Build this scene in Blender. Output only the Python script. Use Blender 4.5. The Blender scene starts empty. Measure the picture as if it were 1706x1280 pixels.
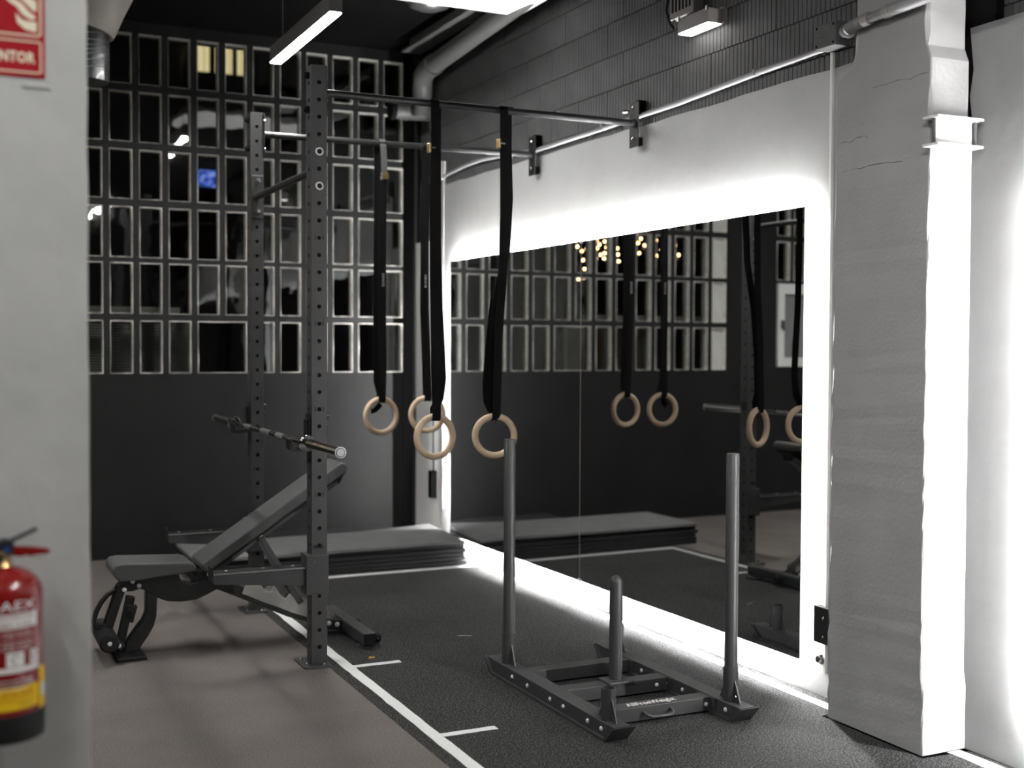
import bpy, math, random
from mathutils import Vector, Matrix
random.seed(7)
sc = bpy.context.scene
COL = sc.collection
R = math.radians

# ------------------------------------------------------------------ camera, world, exposure
cam_d = bpy.data.cameras.new('camera')
cam_d.sensor_fit = 'HORIZONTAL'
cam_d.sensor_width = 36.0
cam_d.lens = 2001.2 / 1706 * 36.0
cam_d.clip_start = 0.05
cam_d.dof.use_dof = True
cam_d.dof.focus_distance = 4.75
cam_d.dof.aperture_fstop = 1.7
cam = bpy.data.objects.new('camera', cam_d)
COL.objects.link(cam)
yaw, pitch, roll = R(25.42), R(1.795), R(0.232)
fw = Vector((math.sin(yaw) * math.cos(pitch), math.cos(yaw) * math.cos(pitch), -math.sin(pitch)))
rt = Vector((math.cos(yaw), -math.sin(yaw), 0))
upv = rt.cross(fw)
r2 = rt * math.cos(roll) + upv * math.sin(roll)
u2 = upv * math.cos(roll) - rt * math.sin(roll)
cam.matrix_world = Matrix(((r2.x, u2.x, -fw.x, 0), (r2.y, u2.y, -fw.y, 0), (r2.z, u2.z, -fw.z, 1.4), (0, 0, 0, 1)))
sc.camera = cam

world = bpy.data.worlds.new('night'); sc.world = world
world.use_nodes = True
bg = world.node_tree.nodes['Background']
bg.inputs[0].default_value = (0.35, 0.42, 0.55, 1)
bg.inputs[1].default_value = 0.006

vs = sc.view_settings
vs.view_transform = 'Standard'; vs.look = 'None'; vs.gamma = 1.0; vs.exposure = 0.0
vs.use_curve_mapping = False
sc.cycles.max_bounces = 8
sc.cycles.diffuse_bounces = 4
sc.cycles.glossy_bounces = 6
sc.cycles.transparent_max_bounces = 16
sc.cycles.sample_clamp_indirect = 6.0
sc.cycles.caustics_reflective = False
sc.cycles.caustics_refractive = False
sc.cycles.blur_glossy = 0.5

LAMP = 190.0       # radiance of the linear lamp diffusers
PANEL = 0.8
LED = 500.0

# ------------------------------------------------------------------ materials
def new_mat(name):
    m = bpy.data.materials.new(name); m.use_nodes = True
    return m, m.node_tree.nodes, m.node_tree.links, m.node_tree.nodes['Principled BSDF']

def mat(name, col, rough=0.5, metal=0.0, var=0.0, scale=20.0, bump=0.0, bscale=60.0, spec=0.5, coat=0.0, bdist=0.01, detail=4):
    m, N, L, b = new_mat(name)
    b.inputs['Roughness'].default_value = rough
    b.inputs['Metallic'].default_value = metal
    b.inputs['Specular IOR Level'].default_value = spec
    b.inputs['Coat Weight'].default_value = coat
    c = (*col, 1)
    tc = N.new('ShaderNodeTexCoord')
    if var:
        n = N.new('ShaderNodeTexNoise'); n.inputs['Scale'].default_value = scale; n.inputs['Detail'].default_value = detail
        L.new(tc.outputs['Object'], n.inputs['Vector'])
        mp = N.new('ShaderNodeMapRange')
        mp.inputs[1].default_value = 0.3; mp.inputs[2].default_value = 0.7
        mp.inputs[3].default_value = 1 - var; mp.inputs[4].default_value = 1 + var
        L.new(n.outputs['Fac'], mp.inputs[0])
        mx = N.new('ShaderNodeMix'); mx.data_type = 'RGBA'; mx.blend_type = 'MULTIPLY'; mx.inputs[0].default_value = 1
        mx.inputs[6].default_value = c
        L.new(mp.outputs[0], mx.inputs[7])
        L.new(mx.outputs[2], b.inputs['Base Color'])
    else:
        b.inputs['Base Color'].default_value = c
    if bump:
        n2 = N.new('ShaderNodeTexNoise'); n2.inputs['Scale'].default_value = bscale; n2.inputs['Detail'].default_value = 3
        L.new(tc.outputs['Object'], n2.inputs['Vector'])
        bp = N.new('ShaderNodeBump'); bp.inputs['Strength'].default_value = bump; bp.inputs['Distance'].default_value = bdist
        L.new(n2.outputs['Fac'], bp.inputs['Height']); L.new(bp.outputs[0], b.inputs['Normal'])
    return m

def emit(name, col, s):
    m, N, L, b = new_mat(name)
    b.inputs['Base Color'].default_value = (0.8, 0.8, 0.8, 1)
    b.inputs['Emission Color'].default_value = (*col, 1); b.inputs['Emission Strength'].default_value = s
    return m

def glass_mat(name, tint, wavy=0.25, refl=1.0, rough=0.02):
    m, N, L, b = new_mat(name); N.remove(b)
    out = N['Material Output']
    fr = N.new('ShaderNodeFresnel'); fr.inputs['IOR'].default_value = 1.52
    mul = N.new('ShaderNodeMath'); mul.operation = 'MULTIPLY'; mul.use_clamp = True; mul.inputs[1].default_value = refl
    gl = N.new('ShaderNodeBsdfGlossy'); gl.inputs['Roughness'].default_value = rough
    tr = N.new('ShaderNodeBsdfTransparent'); tr.inputs[0].default_value = (*tint, 1)
    mix = N.new('ShaderNodeMixShader')
    tc = N.new('ShaderNodeTexCoord'); oi = N.new('ShaderNodeObjectInfo')
    add = N.new('ShaderNodeVectorMath'); add.operation = 'ADD'
    n = N.new('ShaderNodeTexNoise'); n.inputs['Scale'].default_value = 7.0; n.inputs['Detail'].default_value = 1
    L.new(tc.outputs['Object'], add.inputs[0]); L.new(oi.outputs['Location'], add.inputs[1]); L.new(add.outputs[0], n.inputs['Vector'])
    bp = N.new('ShaderNodeBump'); bp.inputs['Strength'].default_value = wavy; bp.inputs['Distance'].default_value = 0.02
    L.new(n.outputs['Fac'], bp.inputs['Height']); L.new(bp.outputs[0], gl.inputs['Normal'])
    L.new(fr.outputs[0], mul.inputs[0]); L.new(mul.outputs[0], mix.inputs[0])
    L.new(tr.outputs[0], mix.inputs[1]); L.new(gl.outputs[0], mix.inputs[2]); L.new(mix.outputs[0], out.inputs[0])
    return m

def speckle(name, dark, light, scale, lo, hi, rough, bump, bdist, patch=0.12):
    m, N, L, b = new_mat(name)
    b.inputs['Roughness'].default_value = rough; b.inputs['Specular IOR Level'].default_value = 0.2
    tc = N.new('ShaderNodeTexCoord')
    n = N.new('ShaderNodeTexNoise'); n.inputs['Scale'].default_value = scale; n.inputs['Detail'].default_value = 2; n.inputs['Roughness'].default_value = 0.7
    L.new(tc.outputs['Object'], n.inputs['Vector'])
    rp = N.new('ShaderNodeValToRGB')
    rp.color_ramp.elements[0].position = lo; rp.color_ramp.elements[0].color = (*dark, 1)
    rp.color_ramp.elements[1].position = hi; rp.color_ramp.elements[1].color = (*light, 1)
    L.new(n.outputs['Fac'], rp.inputs[0])
    n3 = N.new('ShaderNodeTexNoise'); n3.inputs['Scale'].default_value = 2.3; n3.inputs['Detail'].default_value = 5
    L.new(tc.outputs['Object'], n3.inputs['Vector'])
    mp = N.new('ShaderNodeMapRange'); mp.inputs[1].default_value = 0.3; mp.inputs[2].default_value = 0.7
    mp.inputs[3].default_value = 1 - patch; mp.inputs[4].default_value = 1 + patch
    L.new(n3.outputs['Fac'], mp.inputs[0])
    mx = N.new('ShaderNodeMix'); mx.data_type = 'RGBA'; mx.blend_type = 'MULTIPLY'; mx.inputs[0].default_value = 1
    L.new(rp.outputs[0], mx.inputs[6]); L.new(mp.outputs[0], mx.inputs[7]); L.new(mx.outputs[2], b.inputs['Base Color'])
    bp = N.new('ShaderNodeBump'); bp.inputs['Strength'].default_value = bump; bp.inputs['Distance'].default_value = bdist
    L.new(n.outputs['Fac'], bp.inputs['Height']); L.new(bp.outputs[0], b.inputs['Normal'])
    return m

M = {}
M['floor'] = speckle('rubber_floor', (0.084, 0.075, 0.070), (0.215, 0.195, 0.183), 210, 0.36, 0.64, 0.75, 0.12, 0.003)
M['turf'] = speckle('turf', (0.006, 0.006, 0.006), (0.17, 0.17, 0.17), 160, 0.45, 0.72, 0.85, 0.9, 0.008)
M['line'] = mat('turf_line', (0.82, 0.83, 0.82), 0.8, var=0.08, scale=150, bump=0.4, bscale=200)
M['wall_dark'] = mat('charcoal_wall', (0.0165, 0.0165, 0.0168), 0.6, var=0.12, scale=3, bump=0.15, bscale=25, spec=0.12)
M['mullion'] = mat('charcoal_mullion', (0.017, 0.017, 0.0175), 0.55, var=0.2, scale=12, bump=0.3, bscale=60, spec=0.2)
M['black'] = mat('matt_black', (0.008, 0.008, 0.008), 0.8, spec=0.1)
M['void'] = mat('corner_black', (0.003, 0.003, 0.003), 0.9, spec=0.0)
M['ceiling'] = mat('black_ceiling', (0.002, 0.002, 0.002), 0.9, spec=0.1)
M['block'] = mat('grey_block', (0.115, 0.115, 0.117), 0.6, var=0.12, scale=9, bump=0.3, bscale=90)
M['plaster'] = mat('grey_plaster', (0.45, 0.454, 0.454), 0.55, var=0.05, scale=4, bump=0.2, bscale=18)
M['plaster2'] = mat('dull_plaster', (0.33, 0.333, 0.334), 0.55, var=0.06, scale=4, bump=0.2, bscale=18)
M['pilaster'] = mat('painted_concrete', (0.375, 0.375, 0.377), 0.6, var=0.06, scale=5, bump=0.5, bscale=70, bdist=0.004)
M['wall_left'] = mat('pale_wall', (0.40, 0.405, 0.395), 0.6, var=0.08, scale=6, bump=0.35, bscale=14)
M['rim'] = mat('pale_block_edge', (0.86, 0.84, 0.79), 0.6, var=0.25, scale=30, bump=0.3, bscale=80)
M['glass'] = glass_mat('block_glass', (0.9, 0.92, 0.92), 0.05, 2.8)
M['frost'] = mat('frosted_glass', (0.55, 0.56, 0.53), 0.4, var=0.1, scale=6)
M['mirror'] = mat('mirror_silver', (0.80, 0.81, 0.805), 0.0, 1.0)
M['led'] = emit('led_strip', (1.0, 1.0, 0.985), LED)
M['lamp'] = emit('lamp_diffuser', (1.0, 0.985, 0.96), LAMP)
M['panel'] = emit('panel_diffuser', (1.0, 0.99, 0.97), PANEL)
M['emerg'] = emit('emergency_diffuser', (1.0, 0.97, 0.92), 6.0)
M['yard'] = emit('added_yard_glow', (1.0, 0.95, 0.86), 26.0)
M['bulb'] = emit('warm_bulb', (1.0, 0.60, 0.26), 30.0)
M['alu'] = mat('lamp_aluminium', (0.42, 0.41, 0.41), 0.45, 0.3)
M['rack'] = mat('rack_powder_coat', (0.046, 0.046, 0.0475), 0.42, 0.0, var=0.08, scale=30, bump=0.08, bscale=400)
M['rackdark'] = mat('dark_powder_coat', (0.016, 0.016, 0.0165), 0.42, var=0.1, scale=20, spec=0.35)
M['chrome'] = mat('chrome', (0.82, 0.82, 0.83), 0.12, 1.0)
M['bright'] = mat('bright_zinc', (0.80, 0.80, 0.82), 0.4, 0.25)
M['steel'] = mat('brushed_steel', (0.60, 0.60, 0.61), 0.28, 1.0, var=0.15, scale=25)
M['zinc'] = mat('zinc_plate', (0.78, 0.77, 0.74), 0.25, 0.85, var=0.3, scale=14)
M['vinyl'] = mat('black_vinyl', (0.090, 0.090, 0.092), 0.5, var=0.06, scale=12, bump=0.12, bscale=240, spec=0.25)
M['rubber'] = mat('black_rubber', (0.010, 0.010, 0.010), 0.65, spec=0.2)
M['foam'] = mat('foam_roller', (0.014, 0.014, 0.0145), 0.75, bump=0.1, bscale=300, spec=0.25)
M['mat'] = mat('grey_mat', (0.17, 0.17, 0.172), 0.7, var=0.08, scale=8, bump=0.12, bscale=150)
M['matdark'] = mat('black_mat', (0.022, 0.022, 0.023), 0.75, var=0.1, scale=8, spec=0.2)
M['strap'] = mat('black_webbing', (0.006, 0.006, 0.0065), 0.8, bump=0.2, bscale=500, spec=0.12)
M['strapgrey'] = mat('worn_webbing', (0.10, 0.10, 0.10), 0.7, bump=0.2, bscale=500)
M['brass'] = mat('brass', (0.72, 0.52, 0.24), 0.3, 1.0, var=0.2, scale=90)
M['white'] = mat('white_plastic', (0.75, 0.75, 0.74), 0.4)
M['cream'] = mat('cream_print', (0.70, 0.66, 0.50), 0.5)
M['greymetal'] = mat('painted_pipe', (0.10, 0.10, 0.10), 0.4, var=0.1, scale=8)
M['conduit'] = mat('grey_conduit', (0.24, 0.24, 0.245), 0.4)
M['beige'] = mat('beige_insulation', (0.34, 0.32, 0.29), 0.5, var=0.1, scale=7, bump=0.3, bscale=12)
M['emergbody'] = mat('emergency_housing', (0.33, 0.31, 0.30), 0.5)
M['red'] = mat('extinguisher_red', (0.19, 0.007, 0.006), 0.25, coat=0.3)
M['signred'] = mat('sign_red', (0.30, 0.004, 0.010), 0.6, spec=0.2)
M['yellow'] = mat('yellow_label', (0.88, 0.56, 0.01), 0.5)
M['orange'] = mat('orange_print', (0.55, 0.14, 0.01), 0.5)
M['labelwhite'] = mat('white_print', (0.85, 0.84, 0.82), 0.5)
M['levr'] = mat('black_lever', (0.012, 0.013, 0.02), 0.4)
M['bluedot'] = mat('blue_plug', (0.02, 0.07, 0.25), 0.4)
M['slat'] = mat('grey_slat', (0.60, 0.60, 0.56), 0.5)
M['stone'] = mat('pale_ledge', (0.52, 0.48, 0.42), 0.7, var=0.15, scale=10)
M['curtain'] = emit('lit_curtain', (0.85, 0.70, 0.36), 0.75)
M['bluescreen'] = emit('blue_screen', (0.10, 0.22, 1.0), 0.9)
_nt = M['bluescreen'].node_tree
_n = _nt.nodes.new('ShaderNodeTexNoise'); _n.inputs['Scale'].default_value = 16; _tc = _nt.nodes.new('ShaderNodeTexCoord')
_r = _nt.nodes.new('ShaderNodeValToRGB'); _e = _r.color_ramp.elements
_e[0].position = 0.38; _e[0].color = (0.01, 0.03, 0.16, 1); _e[1].position = 0.66; _e[1].color = (0.45, 0.55, 1.0, 1)
_m = _e.new(0.5); _m.color = (0.06, 0.16, 0.8, 1)
_nt.links.new(_tc.outputs['Object'], _n.inputs['Vector']); _nt.links.new(_n.outputs['Fac'], _r.inputs[0])
_nt.links.new(_r.outputs[0], _nt.nodes['Principled BSDF'].inputs['Emission Color'])
M['film'] = mat('clear_film', (0.03, 0.033, 0.037), 0.3, var=0.4, scale=6, bump=0.5, bscale=14, coat=0.1)
def wood():
    m, N, L, b = new_mat('birch_wood')
    tc = N.new('ShaderNodeTexCoord'); mp = N.new('ShaderNodeMapping'); mp.inputs['Scale'].default_value = (6, 90, 90)
    n = N.new('ShaderNodeTexNoise'); n.inputs['Scale'].default_value = 3; n.inputs['Detail'].default_value = 5
    L.new(tc.outputs['Object'], mp.inputs[0]); L.new(mp.outputs[0], n.inputs['Vector'])
    rp = N.new('ShaderNodeValToRGB'); rp.color_ramp.elements[0].position = 0.3; rp.color_ramp.elements[0].color = (0.72, 0.52, 0.34, 1)
    rp.color_ramp.elements[1].position = 0.7; rp.color_ramp.elements[1].color = (0.88, 0.70, 0.51, 1)
    L.new(n.outputs['Fac'], rp.inputs[0]); L.new(rp.outputs[0], b.inputs['Base Color']); b.inputs['Roughness'].default_value = 0.45
    return m
M['wood'] = wood()

# ------------------------------------------------------------------ mesh builder
class MB:
    def __init__(s): s.v = []; s.f = []
    def add(s, vs, fs):
        o = len(s.v); s.v += [tuple(v) for v in vs]; s.f += [tuple(i + o for i in f) for f in fs]; return s
    def box(s, x0, x1, y0, y1, z0, z1):
        return s.add([(x0,y0,z0),(x1,y0,z0),(x1,y1,z0),(x0,y1,z0),(x0,y0,z1),(x1,y0,z1),(x1,y1,z1),(x0,y1,z1)],
                     [(3,2,1,0),(4,5,6,7),(0,1,5,4),(1,2,6,5),(2,3,7,6),(3,0,4,7)])
    def prism(s, poly, axis, a, b):
        # poly: 2-D points of the two other axes; extruded from a to b along axis
        def P(q, t):
            return {'x': (t, q[0], q[1]), 'y': (q[0], t, q[1]), 'z': (q[0], q[1], t)}[axis]
        n = len(poly); vs = [P(q, a) for q in poly] + [P(q, b) for q in poly]
        return s.add(vs, [tuple(range(n))[::-1], tuple(range(n, 2*n))] + [(i, (i+1) % n, n+(i+1) % n, n+i) for i in range(n)])
    def tube(s, pts, r, n=12, closed=False, cap=True):
        pts = [Vector(p) for p in pts]; m = len(pts); rings = []
        rr = r if isinstance(r, (list, tuple)) else [r]*m
        prev = None
        for i, p in enumerate(pts):
            if closed: t = (pts[(i+1) % m] - pts[i-1])
            else: t = pts[min(i+1, m-1)] - pts[max(i-1, 0)]
            t.normalize()
            if prev is None:
                a = Vector((0,0,1)) if abs(t.z) < 0.9 else Vector((1,0,0))
                u = t.cross(a).normalized()
            else:
                u = (prev - t*prev.dot(t)).normalized()
            prev = u; w = t.cross(u)
            rings.append([p + (u*math.cos(2*math.pi*k/n) + w*math.sin(2*math.pi*k/n))*rr[i] for k in range(n)])
        vs = [q for g in rings for q in g]; fs = []
        for i in range(m if closed else m-1):
            j = (i+1) % m
            for k in range(n): fs.append((i*n+k, i*n+(k+1) % n, j*n+(k+1) % n, j*n+k))
        if cap and not closed: fs += [tuple(range(n))[::-1], tuple(range((m-1)*n, m*n))]
        return s.add(vs, fs)
    def cyl(s, p0, p1, r, n=16, r1=None):
        return s.tube([p0, p1], [r, r if r1 is None else r1], n)
    def lathe(s, prof, c, n=32):
        vs = []; fs = []
        for (r, z) in prof:
            for k in range(n):
                a = 2*math.pi*k/n; vs.append((c[0]+r*math.cos(a), c[1]+r*math.sin(a), c[2]+z))
        for i in range(len(prof)-1):
            for k in range(n): fs.append((i*n+k, i*n+(k+1) % n, (i+1)*n+(k+1) % n, (i+1)*n+k))
        fs += [tuple(range(n))[::-1], tuple(range((len(prof)-1)*n, len(prof)*n))]
        return s.add(vs, fs)
    def obox(s, p0, p1, w, h, up=(0,0,1)):
        # bar of width w, height h from p0 to p1
        p0, p1 = Vector(p0), Vector(p1); t = (p1-p0).normalized(); a = t.cross(Vector(up)).normalized(); b = a.cross(t)
        vs = [p + a*(sx*w/2) + b*(sz*h/2) for p in (p0, p1) for sx, sz in ((-1,-1),(1,-1),(1,1),(-1,1))]
        return s.add(vs, [(3,2,1,0),(4,5,6,7),(0,1,5,4),(1,2,6,5),(2,3,7,6),(3,0,4,7)])
    def bolt(s, p, d, r=0.009, h=0.007):
        p, d = Vector(p), Vector(d).normalized()
        return s.tube([p, p+d*h*0.6, p+d*h], [r, r*0.95, r*0.5], 10)
    def ribbon(s, pts, w, th, wdir=(1,0,0)):
        # flat strap through pts, wide along wdir
        pts = [Vector(p) for p in pts]; wd = Vector(wdir); rings = []
        for i, p in enumerate(pts):
            t = (pts[min(i+1, len(pts)-1)] - pts[max(i-1, 0)]).normalized()
            a = (wd - t*wd.dot(t)).normalized(); b = a.cross(t)
            ww = w[i] if isinstance(w, (list, tuple)) else w
            rings.append([p+a*ww/2+b*th/2, p-a*ww/2+b*th/2, p-a*ww/2-b*th/2, p+a*ww/2-b*th/2])
        vs = [q for g in rings for q in g]; fs = []
        for i in range(len(pts)-1):
            for k in range(4): fs.append((i*4+k, i*4+(k+1) % 4, i*4+4+(k+1) % 4, i*4+4+k))
        fs += [(3,2,1,0), tuple(range(len(vs)-4, len(vs)))]
        return s.add(vs, fs)

def mesh_of(name, mb, m, smooth=None, off=(0,0,0)):
    me = bpy.data.meshes.new(name)
    me.from_pydata([(v[0]-off[0], v[1]-off[1], v[2]-off[2]) for v in mb.v], [], mb.f)
    me.update(); me.materials.append(m)
    import bmesh
    bm = bmesh.new(); bm.from_mesh(me); bmesh.ops.recalc_face_normals(bm, faces=bm.faces); bm.to_mesh(me); bm.free()
    if smooth:
        me.shade_smooth(); me.set_sharp_from_angle(angle=R(smooth))
    return me

LOCAL = set()
def world_off(o):
    while o is not None:
        if o.name in LOCAL: return (0, 0, 0)
        if o.parent is None: return tuple(o.location)
        o = o.parent
    return (0, 0, 0)

def link(name, mb, m, parent=None, smooth=None, bevel=0.0, segs=2):
    o = bpy.data.objects.new(name, mesh_of(name, mb, M[m] if isinstance(m, str) else m, smooth, world_off(parent)))
    COL.objects.link(o)
    if parent: o.parent = parent
    if bevel:
        bv = o.modifiers.new('bevel', 'BEVEL'); bv.width = bevel; bv.segments = segs; bv.limit_method = 'ANGLE'; bv.angle_limit = R(40)
    return o

def tag(o, label=None, cat=None, group=None, kind=None):
    if label: o['label'] = label
    if cat: o['category'] = cat
    if group: o['group'] = group
    if kind: o['kind'] = kind
    return o

def thing(name, label, cat, loc=(0,0,0), rotz=0.0, group=None, local=False):
    o = bpy.data.objects.new(name, None); COL.objects.link(o)
    o.empty_display_size = 0.1; o.location = loc; o.rotation_euler = (0, 0, rotz)
    if rotz or local: LOCAL.add(o.name)
    return tag(o, label, cat, group)

def struct(name, mb, m, label=None, **k):
    return tag(link(name, mb, m, **k), label, kind='structure')

def text_polys(body, size, spacing=1.0, bold=0.0):
    cu = bpy.data.curves.new('t', 'FONT'); cu.body = body; cu.size = size; cu.align_x = 'CENTER'; cu.align_y = 'CENTER'
    cu.space_character = spacing; cu.resolution_u = 2; cu.fill_mode = 'FRONT'; cu.offset = bold
    o = bpy.data.objects.new('t', cu); COL.objects.link(o)
    dg = bpy.context.evaluated_depsgraph_get(); dg.update()
    me = o.evaluated_get(dg).to_mesh()
    vs = [tuple(v.co) for v in me.vertices]; fs = [tuple(p.vertices) for p in me.polygons]
    o.evaluated_get(dg).to_mesh_clear()
    bpy.data.objects.remove(o); bpy.data.curves.remove(cu)
    return vs, fs

# the right wall stands at a slight angle: x = 3.2517 - 0.018 y
TILT = 0.018
def wx(y): return 3.2517 - TILT*y

# ------------------------------------------------------------------ the setting
BY = 8.16
fl = MB().box(-4.2, 1.512, -3.2, BY+0.1, -0.1, 0.0)
struct('floor', fl, 'floor', 'speckled brown grey rubber floor left of the black turf')
fl2 = MB().box(1.512, 3.45, -3.2, BY+0.1, -0.1, -0.012)
struct('floor_base', fl2, 'black', 'dark screed hidden beneath the turf strip')
struct('ceiling', MB().box(-4.2, 3.6, -3.2, BY+0.3, 3.5, 3.6), 'ceiling', 'black ceiling above the training area')

# turf strip with painted lines
turf = thing('artificial_turf', 'black artificial turf strip with white painted lines beside the mirror wall', 'turf', (2.3, 4.0, -0.012))
link('turf_pile', MB().prism([(1.512, -3.0), (3.215, -3.0), (3.215, 3.05), (3.01, 3.06), (3.01, 3.58), (wx(3.6)-0.003, 3.60), (wx(8.15)-0.003, 8.15), (1.512, 8.15)], 'z', -0.012, 0.0), 'turf', turf)
def rough_strip(x0, x1, y0, y1, j=0.0025, step=0.06):
    mb = MB()
    if (y1-y0) > (x1-x0):
        n = max(2, int((y1-y0)/step)); pts = []
        L_ = [(x0+random.uniform(-j, j), y0+(y1-y0)*i/n) for i in range(n+1)]
        R_ = [(x1+random.uniform(-j, j), y0+(y1-y0)*i/n) for i in range(n+1)]
    else:
        n = max(2, int((x1-x0)/step))
        L_ = [(x0+(x1-x0)*i/n, y1+random.uniform(-j, j)) for i in range(n+1)]
        R_ = [(x0+(x1-x0)*i/n, y0+random.uniform(-j, j)) for i in range(n+1)]
    vs = [(*p, 0.0015) for p in L_] + [(*p, 0.0015) for p in R_] + [(*p, -0.001) for p in L_] + [(*p, -0.001) for p in R_]
    k = n+1; fs = []
    for i in range(n):
        fs += [(i, i+1, k+i+1, k+i), (i, i+1, 2*k+i+1, 2*k+i), (k+i, k+i+1, 3*k+i+1, 3*k+i)]
    fs += [(0, k, 3*k, 2*k), (n, k+n, 3*k+n, 2*k+n)]
    return mb.add(vs, fs)
link('side_line', rough_strip(1.566, 1.613, -2.5, 7.02), 'line', turf)
link('side_line', rough_strip(3.085, 3.135, 3.58, 7.02), 'line', turf)
link('side_line', rough_strip(3.135, 3.19, -2.5, 3.07), 'line', turf)
link('end_line', rough_strip(1.613, 3.085, 6.96, 7.02), 'line', turf)
for yy in (6.035, 4.990, 3.970, 2.95):
    link('distance_mark', rough_strip(1.613, 1.828, yy-0.018, yy+0.018, 0.0015, 0.03), 'line', turf)

# back wall with the glass block window
K = 8.16/8.13
LEFT = [2.85*K - 0.186*K*k for k in range(15)]
PW = 0.1405
ROWS = [(3.097, 3.421), (2.722, 3.046), (2.351, 2.671), (1.972, 2.300), (1.605, 1.936), (1.2135, 1.558)]
XR = LEFT[0] + PW; XL = LEFT[14]
WALLD = 0.14
wb = MB()
wb.box(-4.2, 3.3, BY, BY+WALLD, 0, 1.2135)
wb.box(-4.2, 3.3, BY, BY+WALLD, 3.421, 3.5)
wb.box(XR, 3.3, BY, BY+WALLD, 1.2135, 3.421)
wb.box(-0.288, XL, BY, BY+WALLD, 1.2135, 3.421)
wb.box(-0.70, -0.288, BY, BY+WALLD, 1.2135, 1.231)
wb.box(-0.70, -0.288, BY, BY+WALLD, 1.947, 1.972)
wb.box(-4.2, -0.70, BY, BY+WALLD, 1.2135, 3.421)
struct('wall_back', wb, 'wall_dark', 'charcoal back wall below and around the glass block window')

def grid(lefts, rows, xr, xl, wide=()):
    g = MB(); y0, y1 = BY+0.004, BY+0.085
    for i in range(len(rows)-1):
        g.box(xl, xr, y0, y1, rows[i+1][1], rows[i][0])
    for ri, (z0, z1) in enumerate(rows):
        for k in range(len(lefts)-1):
            if (ri, k) in wide: continue
            g.box(lefts[k+1]+PW, lefts[k], y0, y1, z0, z1)
    return g
win = struct('window_1', grid(LEFT, ROWS, XR, XL, {(5, 6)}), 'mullion', 'glass block window with charcoal painted joints in the back wall')
def rim_mesh(w, seed, h=0.325):
    rnd = random.Random(seed); n = 4; outer = []; inner = []
    cs = [(0, 0), (w, 0), (w, h), (0, h)]
    for c in range(4):
        a, b = cs[c], cs[(c+1) % 4]
        for i in range(n):
            t = i/n; x = a[0]+(b[0]-a[0])*t; z = a[1]+(b[1]-a[1])*t
            e = 0.0010 + 0.0035*rnd.random()**3
            if c == 2: e += 0.0015
            ix = min(max(x, e), w-e); iz = min(max(z, e), h-e)
            o = 0.0016*rnd.random()
            outer.append((x + (o if x >= w else -o if x <= 0 else 0), z + (o if z >= h else -o if z <= 0 else 0)))
            inner.append((ix, iz))
    m = len(outer); vs = []; fs = []
    for (x, z) in outer: vs.append((x, 0.004, z))
    for (x, z) in outer: vs.append((x, -0.001, z))
    for (x, z) in inner: vs.append((x, -0.0015, z))
    for (x, z) in inner: vs.append((min(max(x, 0.003), w-0.003), 0.060, z))
    for r_ in range(3):
        for i in range(m): fs.append((r_*m+i, r_*m+(i+1) % m, (r_+1)*m+(i+1) % m, (r_+1)*m+i))
    return MB().add(vs, fs)
RIMS = [mesh_of('rim', rim_mesh(PW, s), M['rim']) for s in range(6)]
PANE = mesh_of('pane', MB().box(0.001, PW-0.001, 0.036, 0.042, 0.001, 0.324), M['glass'])
PANEF = mesh_of('pane', MB().box(0.001, PW-0.001, 0.032, 0.038, 0.001, 0.324), M['frost'])
WW = LEFT[6]+PW-LEFT[7]
PANEW = mesh_of('pane', MB().box(0.001, WW-0.001, 0.036, 0.042, 0.001, 0.324), M['glass'])
RIMW = mesh_of('rim', rim_mesh(WW, 99), M['rim'])
def place_pane(parent, x, z0, z1, pane, rim):
    p = bpy.data.objects.new('pane', pane); COL.objects.link(p); p.parent = parent
    p.rotation_euler = (R(random.uniform(-0.12, 0.12)), 0, R(random.uniform(-0.5, 0.5)))
    p.location = (x, BY, z0); p.scale = (1, 1, (z1-z0)/0.325)
    r = bpy.data.objects.new('rim', rim); COL.objects.link(r); r.parent = p
    return p
for ri, (z0, z1) in enumerate(ROWS):
    for k, lx in enumerate(LEFT):
        if ri == 5 and k == 6: continue
        if ri == 5 and k == 7: place_pane(win, lx, z0, z1, PANEW, RIMW); continue
        place_pane(win, lx, z0, z1, PANEF if k == 14 else PANE, random.choice(RIMS))
L2 = [-0.428, -0.615]
win2 = struct('window_2', grid(L2, ROWS[:4], -0.288, -0.70), 'mullion', 'short glass block window high on the back wall, seen in the mirror')
win2_extra = MB().box(-0.70, -0.615, BY+0.004, BY+0.085, 1.972, 3.421)
link('mullion', win2_extra, 'mullion', win2)
for (z0, z1) in ROWS[:4]:
    for lx in L2: place_pane(win2, lx, z0, z1, PANE, random.choice(RIMS))
w3 = MB()
x0, x1, z0, z1 = -0.70, -0.296, 1.235, 1.945
w3.box(x0, x0+0.068, BY-0.02, BY+0.05, z0, z1); w3.box(x1-0.068, x1, BY-0.02, BY+0.05, z0, z1)
w3.box(x0+0.068, x1-0.068, BY-0.02, BY+0.05, z0, z0+0.078); w3.box(x0+0.068, x1-0.068, BY-0.02, BY+0.05, z1-0.09, z1)
win3 = struct('window_3', w3, 'white', 'small white framed casement in the back wall, seen in the mirror', bevel=0.004)
link('pane', MB().box(x0+0.068, x1-0.068, BY+0.01, BY+0.018, z0+0.078, z1-0.09), mat('grey_pane', (0.22, 0.225, 0.225), 0.25), win3)
link('handle', MB().box(-0.335, -0.320, BY-0.045, BY-0.02, 1.56, 1.63).box(-0.333, -0.322, BY-0.055, BY-0.045, 1.54, 1.63), 'greymetal', win3, bevel=0.002)

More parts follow.
